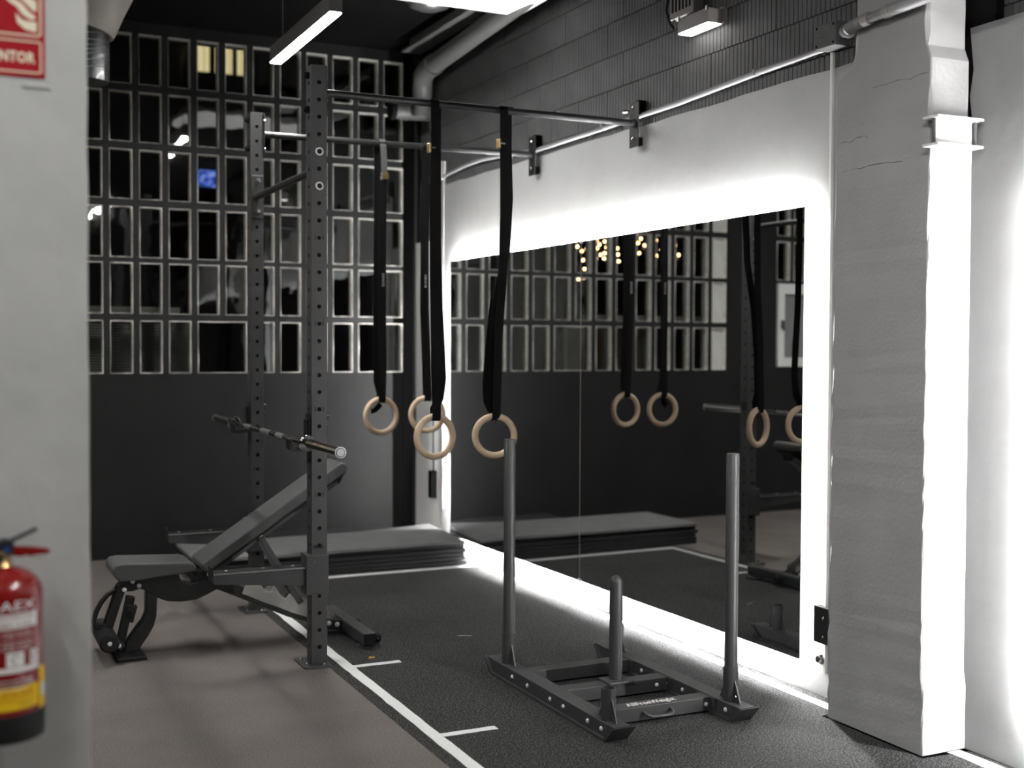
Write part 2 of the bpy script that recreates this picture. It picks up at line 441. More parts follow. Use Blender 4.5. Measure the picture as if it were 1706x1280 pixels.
tr = MB().box(3.003, 3.088, BY-0.012, BY, 0, 3.5).box(2.930, 3.003, BY-0.006, BY, 0, 1.2135).box(2.935, 3.003, BY-0.004, BY+0.003, 1.560, 1.603)  # near-black slabs over the corner, lower panel and one joint
struct('trim_1', tr, 'void', 'black strip in the corner beside the glass blocks')

# right wall: block courses above, grey plaster below
wr = bpy.data.objects.new('wall_right', mesh_of('wall_right', MB().box(0.035, 0.30, 3.0, BY+0.12, 0, 3.5), M['black']))
COL.objects.link(wr); wr.location = (wx(0), 0, 0); wr.rotation_euler = (0, 0, TILT)
LOCAL.add('wall_right'); tag(wr, 'right wall of grey ribbed blocks above a pale plastered band', kind='structure')
# plaster band with a slightly uneven top edge
pl = MB(); n = 30; ya, yb = 3.50, 7.69
top = [2.500 + random.uniform(-0.004, 0.004) for _ in range(n+1)]
vs = []; fs = []
for i in range(n+1):
    y = ya+(yb-ya)*i/n
    vs += [(0, y, 0), (0, y, top[i]), (0.05, y, top[i]), (0.05, y, 0)]
for i in range(n):
    for k in range(3): fs.append((4*i+k, 4*i+k+1, 4*i+4+k+1, 4*i+4+k))
fs += [(0, 1, 2, 3), tuple(4*n+k for k in range(4))]
pl.add(vs, fs)
link('plaster_band', pl, 'plaster', wr)
link('lit_plaster_corner', MB().box(0.003, 0.05, 7.69, BY+0.02, 0, 2.14), 'white', wr)  # whiter than the plaster band: LED glow put into the colour
# blocks: 0.305 x 0.1725 running bond with vertical ribs
BL, BH = 0.305, 0.1725
def block_mesh(length, ribs=True):
    prof = [(0.03, 0.002), (0.014, 0.002)]
    if ribs:
        nr = max(2, round(length/0.0277)); p = (length-0.004)/nr
        for i in range(nr):
            a = 0.002+i*p
            prof += [(0.008, a+0.0022), (0.008, a+p-0.0022)]
            if i < nr-1: prof += [(0.0135, a+p-0.0012), (0.0135, a+p+0.0012)]
    prof += [(0.014, length-0.002), (0.03, length-0.002)]
    return mesh_of('block', MB().prism(prof, 'z', 0.002, BH-0.0025), M['block'])
BFULL = [block_mesh(BL), block_mesh(BL)]
BHALF = block_mesh(BL/2)
def lay(parent, y_lo, y_hi, z_lo, skip=None):
    for c in range(-2, 7):
        zc = 2.39 + BH*c
        if zc+BH > 3.505 or zc < z_lo: continue
        ph = 5.20 if c % 2 == 1 else 5.045
        i0 = math.ceil((y_lo-ph)/BL); y = ph + i0*BL
        if y-y_lo > BL*0.45:
            b = bpy.data.objects.new('block', BHALF); COL.objects.link(b); b.parent = parent; b.location = (0, y-BL/2, zc)
        while y+BL <= y_hi+1e-4:
            b = bpy.data.objects.new('block', BFULL[0]); COL.objects.link(b); b.parent = parent
            b.location = (random.uniform(-0.0015, 0.0015), y, zc); y += BL
        if y_hi-y > BL*0.45:
            b = bpy.data.objects.new('block', BHALF); COL.objects.link(b); b.parent = parent; b.location = (0, y, zc)
lay(wr, 3.25, BY+0.02, 2.38)
lay(wr, 7.72, BY+0.02, 2.04)
# near right wall, beyond the pilaster
wn = bpy.data.objects.new('wall_near_right', mesh_of('wall_near_right', MB().box(3.30, 3.6, -3.2, 3.30, 0, 3.5), M['black']))
COL.objects.link(wn); tag(wn, 'near right wall, pale plaster with ribbed blocks above', kind='structure')
link('plaster_band', MB().prism([(-3.2, 0), (3.103, 0), (3.103, 2.15), (3.09, 2.20), (3.10, 2.27), (3.085, 2.36), (3.103, 2.505), (-3.2, 2.505)], 'x', 3.222, 3.302), 'plaster2', wn)
for c in range(7):
    zc = 2.39+BH*c
    if zc < 2.3 or zc+BH > 3.505: continue
    y = 3.12-BL+(0 if c % 2 else 0.15)
    for i in range(6):
        b = bpy.data.objects.new('block', BFULL[0]); COL.objects.link(b); b.parent = wn; b.location = (3.262, y-i*BL, zc)

# concrete pilaster between the two mirrors
def pil_mesh():
    rnd = random.Random(3); vs = []; fs = []
    lv = []
    z = 0.0
    while z < 3.5:
        lv.append(z); z += 0.045
    lv.append(3.5)
    for z in lv:
        j = lambda s=0.004: rnd.uniform(-s, s)
        lowf = max(0.0, min(1.0, (2.44-z)/0.05))
        yb = 3.462 + 0.105*lowf
        t = z/2.4
        xf = 3.024 + 0.006*min(t, 1)
        yf = 3.088 + (0.018 if z > 2.40 else 0.0) + (-0.010 if z < 0.25 else 0)
        xr = 3.26 if z < 2.12 else 3.205
        ch = 0.003 + (0.011*rnd.random() if 2.42 < z < 2.72 or 2.15 < z < 2.25 else 0.002*rnd.random())
        vs += [(xf+0.30, yb, z), (xf+0.004, yb+j(0.006), z), (xf+j(0.0015), yb-0.012, z), (xf+j(0.0015), yf+ch+j(0.002), z), (xf+ch+j(0.002), yf+j(0.0015), z),
               (xr-0.004, yf+j(0.001), z), (xr, yf+0.006, z), (xr, 3.20, z), (xf+0.30, 3.20, z)]
    n = 9
    for i in range(len(lv)-1):
        for k in range(n): fs.append((i*n+k, i*n+(k+1) % n, i*n+n+(k+1) % n, i*n+n+k))
    fs += [tuple(range(n))[::-1], tuple(range((len(lv)-1)*n, len(lv)*n))]
    return MB().add(vs, fs)
pil = struct('trim_2', pil_mesh(), 'pilaster', 'grey concrete pilaster with chipped edges between the lit mirror walls')
def crack(pts, r=0.0012):
    p = []
    for a, b in zip(pts[:-1], pts[1:]):
        for i in range(5):
            t = i/5; p.append((3.029, a[0]+(b[0]-a[0])*t, a[1]+(b[1]-a[1])*t+random.uniform(-0.006, 0.006)))
    return MB().tube(p, [r*random.uniform(0.3, 1.2) for _ in p], 5)
for pts in ([(3.10, 2.335), (3.24, 2.33), (3.40, 2.335)], [(3.53, 2.155), (3.44, 2.165), (3.38, 2.16)], [(3.52, 2.055), (3.36, 2.052), (3.18, 2.05)]):
    link('crack', crack(pts), 'greymetal', pil)

# left pillar in the foreground, far walls out of frame
wl_ = MB(); vs = []; fs = []; n = 40
rnd = random.Random(5)
for i in range(n+1):
    z = 3.5*i/n; e = 0.288 + rnd.uniform(-0.0015, 0.0015)
    vs += [(-1.5, 2.72, z), (e-0.012, 2.72, z), (e-0.003, 2.723, z), (e, 2.732, z), (e, 3.05, z), (-1.5, 3.05, z)]
for i in range(n):
    for k in range(6): fs.append((i*6+k, i*6+(k+1) % 6, i*6+6+(k+1) % 6, i*6+6+k))
fs += [tuple(range(6))[::-1], tuple(range(n*6, n*6+6))]
struct('wall_left', wl_.add(vs, fs), 'wall_left', 'pale grey wall end in the left foreground behind the extinguisher', smooth=40)
struct('wall_far_left', MB().box(-4.3, -4.2, -3.2, BY+0.14, 0, 3.5), 'wall_dark', 'charcoal wall on the far left of the room')
struct('wall_front', MB().box(-4.2, 3.6, -3.3, -3.2, 0, 3.5), 'wall_dark', 'charcoal wall behind the viewpoint')

# ------------------------------------------------------------------ mirrors with LED edges
def mirror(ya, yb, za, zb, seams, y_root, label, rot, x_at):
    t = thing('wall_mirror', label, 'mirror', (x_at, y_root, 0), rot, local=True)
    ys = [ya] + seams + [yb]
    for a, b in zip(ys[:-1], ys[1:]):
        link('mirror_pane', MB().box(-0.005, 0, a-y_root+0.001, b-y_root-0.001, za, zb), 'mirror', t)
    i = 0.012
    led = [(ya+i, yb-i, za+i, za+i+0.008), (ya+i, yb-i, zb-i-0.008, zb-i)]
    for a, b, c, d in led:
        link('led_strip', MB().box(0.006, 0.016, a-y_root, b-y_root, c, d), 'led', t)
    for a in (ya+0.007, yb-0.015):
        link('led_strip', MB().box(0.006, 0.016, a-y_root, a+0.008-y_root, za+i+0.01, zb-i-0.01), 'led', t)
    link('mounting_frame', MB().box(0.004, 0.026, ya-y_root+0.05, yb-y_root-0.05, za+0.05, zb-0.05), 'black', t)
    for s in seams:
        for z, dz in ((za, 1), (zb, -1)):
            link('clip', MB().box(-0.010, 0.0, s-y_root-0.010, s-y_root+0.010, z-0.006, z+0.014) if dz > 0 else MB().box(-0.010, 0.0, s-y_root-0.010, s-y_root+0.010, z-0.014, z+0.006), 'bright', t, bevel=0.003)
        link('seam', MB().box(-0.0060, -0.004, s-y_root-0.0016, s-y_root+0.0016, za, zb), 'beige', t)
    return t
mirror(3.882, 7.45, 0.130, 1.967, [5.692], 5.65, 'large backlit wall mirror in two panes with a white glow around it', TILT, 3.12)
mirror(-0.6, 2.765, 0.130, 1.967, [0.9], 1.0, 'second backlit wall mirror right of the concrete pilaster, beyond the frame', 0.0, 3.192)

# ------------------------------------------------------------------ lamps
def linear_lamp(label, loc, length=1.01, w=0.056):
    t = thing('linear_lamp', label, 'lamp', loc, group='hanging linear lamps', local=True)
    h = length/2
    link('housing', MB().box(-w/2, w/2, -h, h, 0.004, 0.090), 'alu', t, bevel=0.002)
    link('diffuser', MB().box(-w/2+0.003, w/2-0.003, -h+0.003, h-0.003, 0.0, 0.005), 'lamp', t)
    for y in (-h*0.72, h*0.72):
        link('wire', MB().cyl((0, y, 0.090), (0, y, 3.5-loc[2]), 0.0018, 6), 'greymetal', t)
    return t
linear_lamp('slim hanging linear lamp, lit, seen end on above the rack', (1.752, 6.285, 3.02), 1.17, 0.064)
linear_lamp('slim hanging linear lamp over the turf near the viewpoint, out of frame', (1.70, 1.4, 3.02), 1.6, 0.064)
linear_lamp('added slim linear lamp over the floor left of the viewpoint, out of frame', (-0.55, 1.4, 3.02), 1.1, 0.064)  # added out of frame to light the foreground wall end and floor
linear_lamp('added unseen linear lamp behind the foreground wall end', (-1.7, 5.2, 3.02), 1.6, 0.064)  # added out of view to light the pilaster's room side and floor
linear_lamp('added unseen linear lamp over the floor just behind the foreground wall end', (0.13, 5.75, 3.02), 0.8, 0.064)  # added, kept out of view, to light the bench top and floor
t = thing('panel_lamp', 'bright rectangular panel lamp at the top edge near the pipe', 'lamp', (2.43, 6.0, 3.3), local=True)
link('frame', MB().box(-0.60, 0.60, -0.30, 0.30, 0.004, 0.05), 'white', t, bevel=0.003)
link('diffuser', MB().box(-0.585, 0.585, -0.285, 0.285, 0.0, 0.006), 'panel', t)
for sx in (-0.5, 0.5):
    for sy in (-0.25, 0.25): link('hanger', MB().cyl((sx, sy, 0.05), (sx, sy, 0.2), 0.003, 6), 'greymetal', t)
t = thing('metal_dome', 'round shiny metal dome hanging behind the bright panel lamp', 'dome', (2.56, 6.52, 3.335), local=True)
link('bowl', MB().lathe([(0.02, 0), (0.07, 0.004), (0.115, 0.022), (0.145, 0.06), (0.15, 0.10), (0.14, 0.10), (0.03, 0.13), (0.03, 0.2)], (0, 0, 0), 36), 'steel', t, smooth=40)
link('band', MB().lathe([(0.151, 0.085), (0.154, 0.088), (0.154, 0.102), (0.151, 0.105)], (0, 0, 0), 36), 'chrome', t, smooth=40)

t = thing('emergency_light', 'beige emergency light box on the ribbed block wall, lit underneath', 'lamp', (wx(4.60), 4.60, 2.84), TILT)
link('housing', MB().box(-0.088, -0.012, -0.118, 0.118, 0.003, 0.068), 'emergbody', t, bevel=0.003)
link('back_plate', MB().box(-0.012, 0.008, -0.132, 0.125, 0.0, 0.078), 'emergbody', t, bevel=0.002)
link('diffuser', MB().box(-0.085, -0.014, -0.115, 0.115, -0.002, 0.004), 'emerg', t)
for yy in (-0.112, 0.112): link('clip', MB().box(-0.094, -0.086, yy-0.008, yy+0.008, 0.055, 0.075), 'chrome', t, bevel=0.001)
t = thing('wall_vent', 'dark slotted vent box above the emergency light', 'vent', (wx(4.74), 4.74, 2.935), TILT)
link('box', MB().box(-0.05, 0.01, -0.09, 0.10, 0, 0.20), 'emergbody', t, bevel=0.003)
for i in range(6): link('slot', MB().box(-0.052, -0.049, -0.07+i*0.028, -0.058+i*0.028, 0.03, 0.17), 'black', t)
link('cable', MB().tube([(-0.02, 0.10, 0.20), (-0.03, 0.135, 0.15), (-0.04, 0.145, 0.06), (-0.03, 0.13, 0.0), (-0.02, 0.11, -0.03)], 0.006, 8), 'rubber', t, smooth=60)

# ------------------------------------------------------------------ pipes, conduits, wall hardware
t = thing('drain_pipe', 'dark grey drain pipe running along the top of the right wall into the corner', 'pipe', (3.0, 7.3, 3.05))
link('sloped_run', MB().tube([(2.985, 7.60, 3.27), (2.985, 6.60, 3.33), (2.985, 5.6, 3.385)], 0.062, 24), 'greymetal', t, smooth=40)
link('elbow', MB().tube([(2.985, 7.52, 3.275), (2.985, 7.64, 3.265), (2.995, 7.74, 3.24), (3.015, 7.80, 3.19), (3.02, 7.82, 3.12)], [0.068]*5, 24), 'greymetal', t, smooth=40)
link('collar', MB().tube([(2.985, 7.50, 3.276), (2.985, 7.535, 3.274)], 0.073, 24), 'greymetal', t, smooth=40)
link('drop', MB().tube([(3.02, 7.82, 3.13), (3.02, 7.84, 2.99)], 0.062, 24), 'greymetal', t, smooth=40)
link('collar', MB().tube([(3.02, 7.825, 3.10), (3.02, 7.828, 3.08)], 0.069, 24), 'greymetal', t, smooth=40)
link('cross_run', MB().tube([(2.84, 7.93, 3.035), (3.12, 7.93, 3.035)], 0.058, 24), 'greymetal', t, smooth=40)
link('end_cap', MB().tube([(2.825, 7.93, 3.035), (2.86, 7.93, 3.035)], 0.066, 24), 'black', t, smooth=40)
link('collar', MB().tube([(2.93, 7.93, 3.035), (2.96, 7.93, 3.035)], 0.063, 24), 'greymetal', t, smooth=40)
t = thing('ceiling_beam', 'dark beam edge along the ceiling above the drain pipe', 'beam', (2.9, 6.9, 3.40))
link('flange', MB().box(2.86, 3.0, 5.4, 7.80, 3.405, 3.42), 'greymetal', t)
link('web', MB().box(2.92, 2.935, 5.4, 7.80, 3.42, 3.50), 'greymetal', t)

t = tag(link('wall_conduit', MB().tube([(wx(7.62)-0.016, 7.62, 2.552), (wx(7.3)-0.016, 7.30, 2.578), (wx(7.03)-0.016, 7.03, 2.585), (wx(6.7)-0.016, 6.70, 2.566), (wx(6.25)-0.016, 6.25, 2.535),
     (wx(5.6)-0.016, 5.60, 2.540), (wx(4.815)-0.016, 4.815, 2.549), (wx(4.2)-0.016, 4.20, 2.572), (wx(3.80)-0.016, 3.80, 2.582)], 0.013, 12), 'conduit', smooth=60),
     'thin grey conduit running along the wall just above the pale plaster', 'conduit')
for yy in (4.23, 5.5, 6.6):
    link('clamp', MB().box(wx(yy)-0.032, wx(yy), yy-0.008, yy+0.008, 2.53+(0.03 if yy < 5 else 0.0), 2.588), 'conduit', t, bevel=0.003)
t = thing('junction_box', 'square grey junction box on the wall beside the pilaster', 'box', (wx(3.74)-0.01, 3.74, 2.568), TILT)
link('box', MB().box(-0.055, 0.018, -0.06, 0.06, 0, 0.094), 'block', t, bevel=0.004)
for yy in (-0.048, 0.048):
    for zz in (0.012, 0.082): link('screw', MB().bolt((-0.055, yy, zz), (-1, 0, 0), 0.005, 0.003), 'black', t)
link('gland', MB().cyl((-0.02, -0.06, 0.05), (-0.02, -0.10, 0.05), 0.022, 14), 'conduit', t, smooth=40)
# corrugated conduit across the pilaster head
fp = [(3.10, 3.60, 2.60), (3.06, 3.53, 2.572), (3.01, 3.475, 2.566), (2.999, 3.42, 2.570), (2.998, 3.36, 2.574), (2.997, 3.25, 2.576), (2.997, 3.12, 2.578), (2.997, 2.7, 2.59)]
dense = []
for a, b in zip(fp[:-1], fp[1:]):
    n = max(2, int((Vector(b)-Vector(a)).length/0.0045))
    for i in range(n): dense.append(tuple(Vector(a).lerp(Vector(b), i/n)))
rad = [0.020 + 0.0025*(1 if i % 2 else -1) if not (3.27 < p[1] < 3.37) else 0.018 for i, p in enumerate(dense)]
t = tag(link('corrugated_conduit', MB().tube(dense, rad, 14), 'conduit', smooth=60), 'corrugated grey conduit crossing the head of the concrete pilaster', 'conduit')
link('coupling', MB().tube([(2.998, 3.385, 2.573), (2.998, 3.355, 2.574)], 0.024, 14), 'beige', t, smooth=40)
link('coupling', MB().tube([(2.997, 3.275, 2.576), (2.997, 3.25, 2.576)], 0.024, 14), 'beige', t, smooth=40)
t = tag(link('cable_trunking', MB().box(wx(3.762)-0.012, wx(3.762), 3.755, 3.769, 0.10, 2.56), 'white'), 'thin vertical cable run between the lit wall and the pilaster', 'cable')
t = thing('corner_trunking', 'white cable trunking with a small box at the far edge of the plaster', 'trunking', (wx(7.66), 7.66, 0.28))
link('strip', MB().box(wx(7.66)-0.003, wx(7.66)+0.012, 7.645, 7.668, 0.28, 2.54), 'white', t)
link('box', MB().box(wx(7.66)-0.03, wx(7.66)+0.012, 7.635, 7.668, 2.535, 2.66), 'white', t, bevel=0.004)
t = thing('power_adapter', 'black power adapter hanging by its cable in the corner', 'adapter', (wx(7.8), 7.80, 0.33))
link('cable', MB().tube([(wx(7.8), 7.81, 1.75), (wx(7.8)-0.006, 7.815, 1.2), (wx(7.8)-0.008, 7.81, 0.7), (wx(7.8)-0.01, 7.80, 0.52)], 0.006, 8), 'rubber', t, smooth=60)
link('body', MB().box(wx(7.8)-0.04, wx(7.8)+0.012, 7.765, 7.825, 0.34, 0.53), 'void', t, bevel=0.003)
t = thing('wall_socket', 'black switch box low on the lit wall beside the pilaster', 'socket', (wx(3.75), 3.75, 0.22), TILT)
link('plate', MB().box(-0.03, 0, -0.03, 0.058, 0, 0.148), 'rubber', t, bevel=0.004)
for zz in (0.03, 0.105): link('screw', MB().bolt((-0.03, 0.0, zz), (-1, 0, 0), 0.006, 0.004), 'chrome', t)
t = thing('dimmer_knob', 'small grey knob on the wall under the black switch box', 'knob', (wx(3.78), 3.78, 0.15), TILT)
link('base', MB().cyl((0, 0, 0), (-0.012, 0, 0), 0.020, 16), 'greymetal', t, smooth=40)
link('cap', MB().cyl((-0.012, 0, 0.002), (-0.03, 0, 0.004), 0.013, 12).cyl((-0.02, -0.016, 0.008), (-0.028, -0.02, 0.02), 0.006, 8), 'chrome', t, smooth=40)
t = thing('steel_clamp', 'white painted channel clamp around the right edge of the pilaster', 'clamp', (3.10, 3.05, 2.08))
link('web', MB().box(3.022, 3.186, 3.055, 3.063, 2.086, 2.170), 'white', t)
link('flange', MB().box(2.998, 3.205, 3.020, 3.09, 2.170, 2.178), 'white', t)
link('flange', MB().box(2.998, 3.205, 3.020, 3.09, 2.078, 2.086), 'white', t)
link('bolt', MB().cyl((3.01, 3.05, 2.086), (3.01, 3.05, 2.170), 0.006, 8), 'greymetal', t)
link('bolt', MB().cyl((3.196, 3.05, 2.086), (3.196, 3.05, 2.170), 0.006, 8), 'greymetal', t)

# wrapped duct, upper left
t = thing('ventilation_duct', 'beige insulated duct with a shiny film wrapped lower end, top left', 'duct', (0.69, 6.8, 2.79))
link('film_sleeve', MB().tube([(0.70, 6.8, 2.80), (0.70, 6.8, 2.95), (0.71, 6.8, 3.12)], [0.126, 0.128, 0.125], 32), 'film', t, smooth=60)
link('insulation', MB().tube([(0.705, 6.8, 3.07), (0.715, 6.8, 3.11), (0.76, 6.8, 3.22), (0.86, 6.8, 3.42), (0.91, 6.8, 3.5)], [0.150, 0.158, 0.158, 0.155, 0.155], 36), 'beige', t, smooth=60)
for i in range(9):
    z = 2.84+i*0.030
    pts = [(0.70+0.129*math.cos(a), 6.8+0.129*math.sin(a), z + 0.030*(1+0.5*math.sin(i))*math.cos(a+0.5)) for a in [2*math.pi*k/28 for k in range(28)]]
    link('wrap_fold', MB().tube(pts, 0.0022, 5, closed=True), 'conduit', t, smooth=60)

# ------------------------------------------------------------------ outside, beyond the glass blocks
t = thing('lit_window', 'warm lit curtained window outside, seen through the top glass blocks', 'window', (2.94, 14.0, 4.3))
fold = MB(); pts = [(2.55+0.0125*i, 14.0+0.02*math.sin(i*1.1)) for i in range(61)]
fold.add([(x, y, 4.45) for x, y in pts]+[(x, y, 5.0) for x, y in pts], [(i, i+1, 62+i, 61+i) for i in range(60)])
link('curtain', fold, 'curtain', t, smooth=60)
link('frame', MB().box(2.50, 2.56, 13.9, 13.98, 4.3, 5.05).box(2.80, 2.85, 13.9, 13.98, 4.3, 5.05).box(3.06, 3.10, 13.9, 13.98, 4.3, 5.05).box(3.29, 3.35, 13.9, 13.98, 4.3, 5.05).box(2.5, 3.35, 13.9, 13.98, 4.3, 4.50), 'black', t)
t = thing('screen', 'small blue glowing screen outside, seen through a glass block', 'screen', (2.77, 14.0, 3.2))
link('display', MB().box(2.672, 2.872, 14.0, 14.01, 3.215, 3.405), 'bluescreen', t)
link('bezel', MB().box(2.66, 2.885, 14.01, 14.05, 3.20, 3.42), 'black', t)
tag(link('outer_facade', MB().box(-6, 8, 14.05, 14.25, -0.1, 7.0), 'wall_dark'), 'dark unlit house front across the yard, behind the glass blocks', 'house front')
t = thing('louvre_screen', 'outdoor screen of thin grey slats behind the lowest glass blocks', 'screen', (1.1, 8.5, 1.1))
for i in range(22):
    z = 1.18+i*0.0185
    link('slat', MB().prism([(8.49, z), (8.515, z+0.004), (8.515, z+0.010), (8.49, z+0.006)], 'x', 0.70, 1.60), 'slat', t)
link('post', MB().box(0.70, 0.73, 8.29, 8.53, 1.15, 1.19).box(1.56, 1.60, 8.29, 8.53, 1.15, 1.19).box(0.70, 0.73, 8.515, 8.54, 1.15, 1.60).box(1.56, 1.60, 8.515, 8.54, 1.15, 1.60), 'slat', t)
tag(link('outer_ledge', MB().box(0.2, 1.47, 8.36, 8.46, 1.615, 1.655), 'stone', bevel=0.004), 'pale outdoor ledge behind the second lowest row of glass blocks', 'ledge')
t = thing('added_yard_light', 'added unseen light on the outer face of the glass block wall, for the ledge and slats', 'lamp', (-0.02, 8.40, 2.30))  # added lamp, hidden from view, lights the ledge, slats and end panes
link('bracket', MB().box(-0.07, 0.03, 8.30, 8.36, 2.28, 2.40), 'black', t)
link('shade', MB().box(-0.12, 0.08, 8.34, 8.50, 2.36, 2.40), 'black', t)
link('diffuser', MB().box(-0.11, 0.07, 8.36, 8.49, 2.33, 2.36), 'yard', t)
strings = [[(0.249, 2.357), (0.192, 2.38), (0.232, 2.266), (0.183, 2.268), (0.215, 2.179), (0.226, 2.09)], [(0.285, 2.075), (0.30, 2.4)], [(0.077, 2.467), (0.04, 2.432), (0.068, 2.393), (0.104, 2.349), (0.026, 2.328), (0.079, 2.289)],
           [(-0.02, 2.463), (-0.041, 2.404), (-0.021, 2.346), (-0.016, 2.292)], [(-0.172, 2.402), (-0.181, 2.338), (-0.19, 2.27)],
           [(-0.41, 2.556), (-0.457, 2.512), (-0.423, 2.467), (-0.504, 2.445), (-0.437, 2.363)], [(-0.595, 2.55), (-0.645, 2.502), (-0.616, 2.454), (-0.714, 2.414), (-0.65, 2.345)],
           [(-0.851, 2.547), (-0.878, 2.544), (-0.884, 2.457), (-0.93, 2.363)], [(-1.076, 2.518), (-1.08, 2.6)]]
LB = ['first', 'second', 'third', 'fourth', 'fifth', 'sixth', 'seventh', 'eighth', 'ninth']
for i, s in enumerate(strings):
    s = sorted(s, key=lambda q: -q[1])
    t = thing('light_string', f'warm fairy light string outside, {LB[i]} from the left in the mirror', 'string light', (s[0][0], 10.5, 2.9), group='fairy light strings behind the glass blocks')
    link('wire', MB().tube([(s[0][0], 10.5, 2.9)] + [(x, 10.5, z+0.012) for x, z in s] if len(s) > 1 else [(s[0][0], 10.5, 2.9), (s[0][0], 10.5, s[0][1])], 0.002, 5), 'rubber', t)
    for x, z in s:
        link('bulb', MB().lathe([(0.002, -0.011), (0.008, -0.008), (0.0105, 0), (0.008, 0.007), (0.004, 0.012)], (x, 10.5, z), 8), 'bulb', t, smooth=60)

# ------------------------------------------------------------------ power rack
HOLES = [2.538-0.0745*k for k in range(34)]
def holed_face(mb, o, ud, nd, w, z0, z1, zs, r=0.0095):
    # face from o, width w along ud, facing nd, holes centred at heights zs
    o, ud, nd = Vector(o), Vector(ud), Vector(nd)
    def P(u, z, d=0): 
        q = o+ud*u-nd*d; return (q.x, q.y, z)
    zs = sorted(zs); hc = 0.0745/2
    def quad(a, b): mb.add([P(0, a), P(w, a), P(w, b), P(0, b)], [(0, 1, 2, 3)])
    if zs[0]-hc > z0: quad(z0, zs[0]-hc)
    if zs[-1]+hc < z1: quad(zs[-1]+hc, z1)
    ca = math.atan2(hc, w/2)
    base = [0, ca, math.pi/2, math.pi-ca, math.pi, math.pi+ca, 1.5*math.pi, 2*math.pi-ca, 2*math.pi]
    ang = []
    for a, b in zip(base[:-1], base[1:]): ang += [a, (a+b)/2]
    for z in zs:
        out = []; inn = []; dep = []
        for a in ang:
            c, s = math.cos(a), math.sin(a)
            k = min((w/2)/abs(c) if abs(c) > 1e-6 else 9, hc/abs(s) if abs(s) > 1e-6 else 9)
            out.append(P(w/2+c*k, z+s*k)); inn.append(P(w/2+c*r, z+s*r)); dep.append(P(w/2+c*r, z+s*r, 0.005))
        n = len(ang)
        mb.add(out+inn+dep, [(i, (i+1) % n, n+(i+1) % n, n+i) for i in range(n)] + [(n+i, n+(i+1) % n, 2*n+(i+1) % n, 2*n+i) for i in range(n)])
def upright(x0, x1, y0, y1, z0, z1, zs):
    mb = MB(); w, d = x1-x0, y1-y0
    holed_face(mb, (x0, y0, 0), (1,0,0), (0,-1,0), w, z0, z1, zs)
    holed_face(mb, (x1, y1, 0), (-1,0,0), (0,1,0), w, z0, z1, zs)
    holed_face(mb, (x0, y1, 0), (0,-1,0), (-1,0,0), d, z0, z1, zs)
    holed_face(mb, (x1, y0, 0), (0,1,0), (1,0,0), d, z0, z1, zs)
    mb.add([(x0,y0,z1),(x1,y0,z1),(x1,y1,z1),(x0,y1,z1)], [(0,1,2,3)])
    return mb
rack = thing('power_rack', 'dark grey two post power rack with two pull up bars fixed to the right wall', 'rack', (1.49, 5.7, 0))
UP = [(1.452, 1.520, 5.080, 5.160), (1.461, 1.529, 6.250, 6.330)]
for i, (x0, x1, y0, y1) in enumerate(UP):
    skip_f = (2.24, 2.09) if i == 0 else ()
    zs = HOLES
    u = link('upright', upright(x0, x1, y0, y1, 0.008, 2.612, zs), 'rack', rack)
    link('hole_shade', MB().box(x0+0.006, x1-0.006, y0+0.006, y1-0.006, 0.01, 2.60), 'black', u)  # black box inside the tube puts the holes' shade in as colour
    mk = MB(); xc = (x0+x1)/2
    for zc in (1.495, 1.1225, 0.75, 0.3775, 1.8675):
        for s in (-1, 1):
            pts = [(xc+s*(0.013+0.005*math.cos(a)), y0-0.0005, zc+0.012*math.sin(a)) for a in [-1.1, -0.5, 0, 0.5, 1.1]]
            mk.tube(pts, 0.0011, 4)
    link('hole_mark', mk, 'black', u)
    fpn = MB(); xa, xb, ya, yb = x0-0.048, x1+0.006, y0-0.055, y1+0.055
    c = 0.012
    fpn.prism([(xa+c, ya), (xb-c, ya), (xb, ya+c), (xb, yb-c), (xb-c, yb), (xa+c, yb), (xa, yb-c), (xa, ya+c)], 'z', 0.0, 0.008)
    p = link('foot_plate', fpn, 'rack', rack, bevel=0.002)
    for bx, by in ((xa+0.022, y0+0.0), (xa+0.022, y1), ((x0+x1)/2+0.01, ya+0.022), ((x0+x1)/2+0.01, yb-0.022)):
        link('bolt', MB().bolt((bx, by, 0.008), (0, 0, 1), 0.008, 0.010), 'chrome', p, smooth=40)
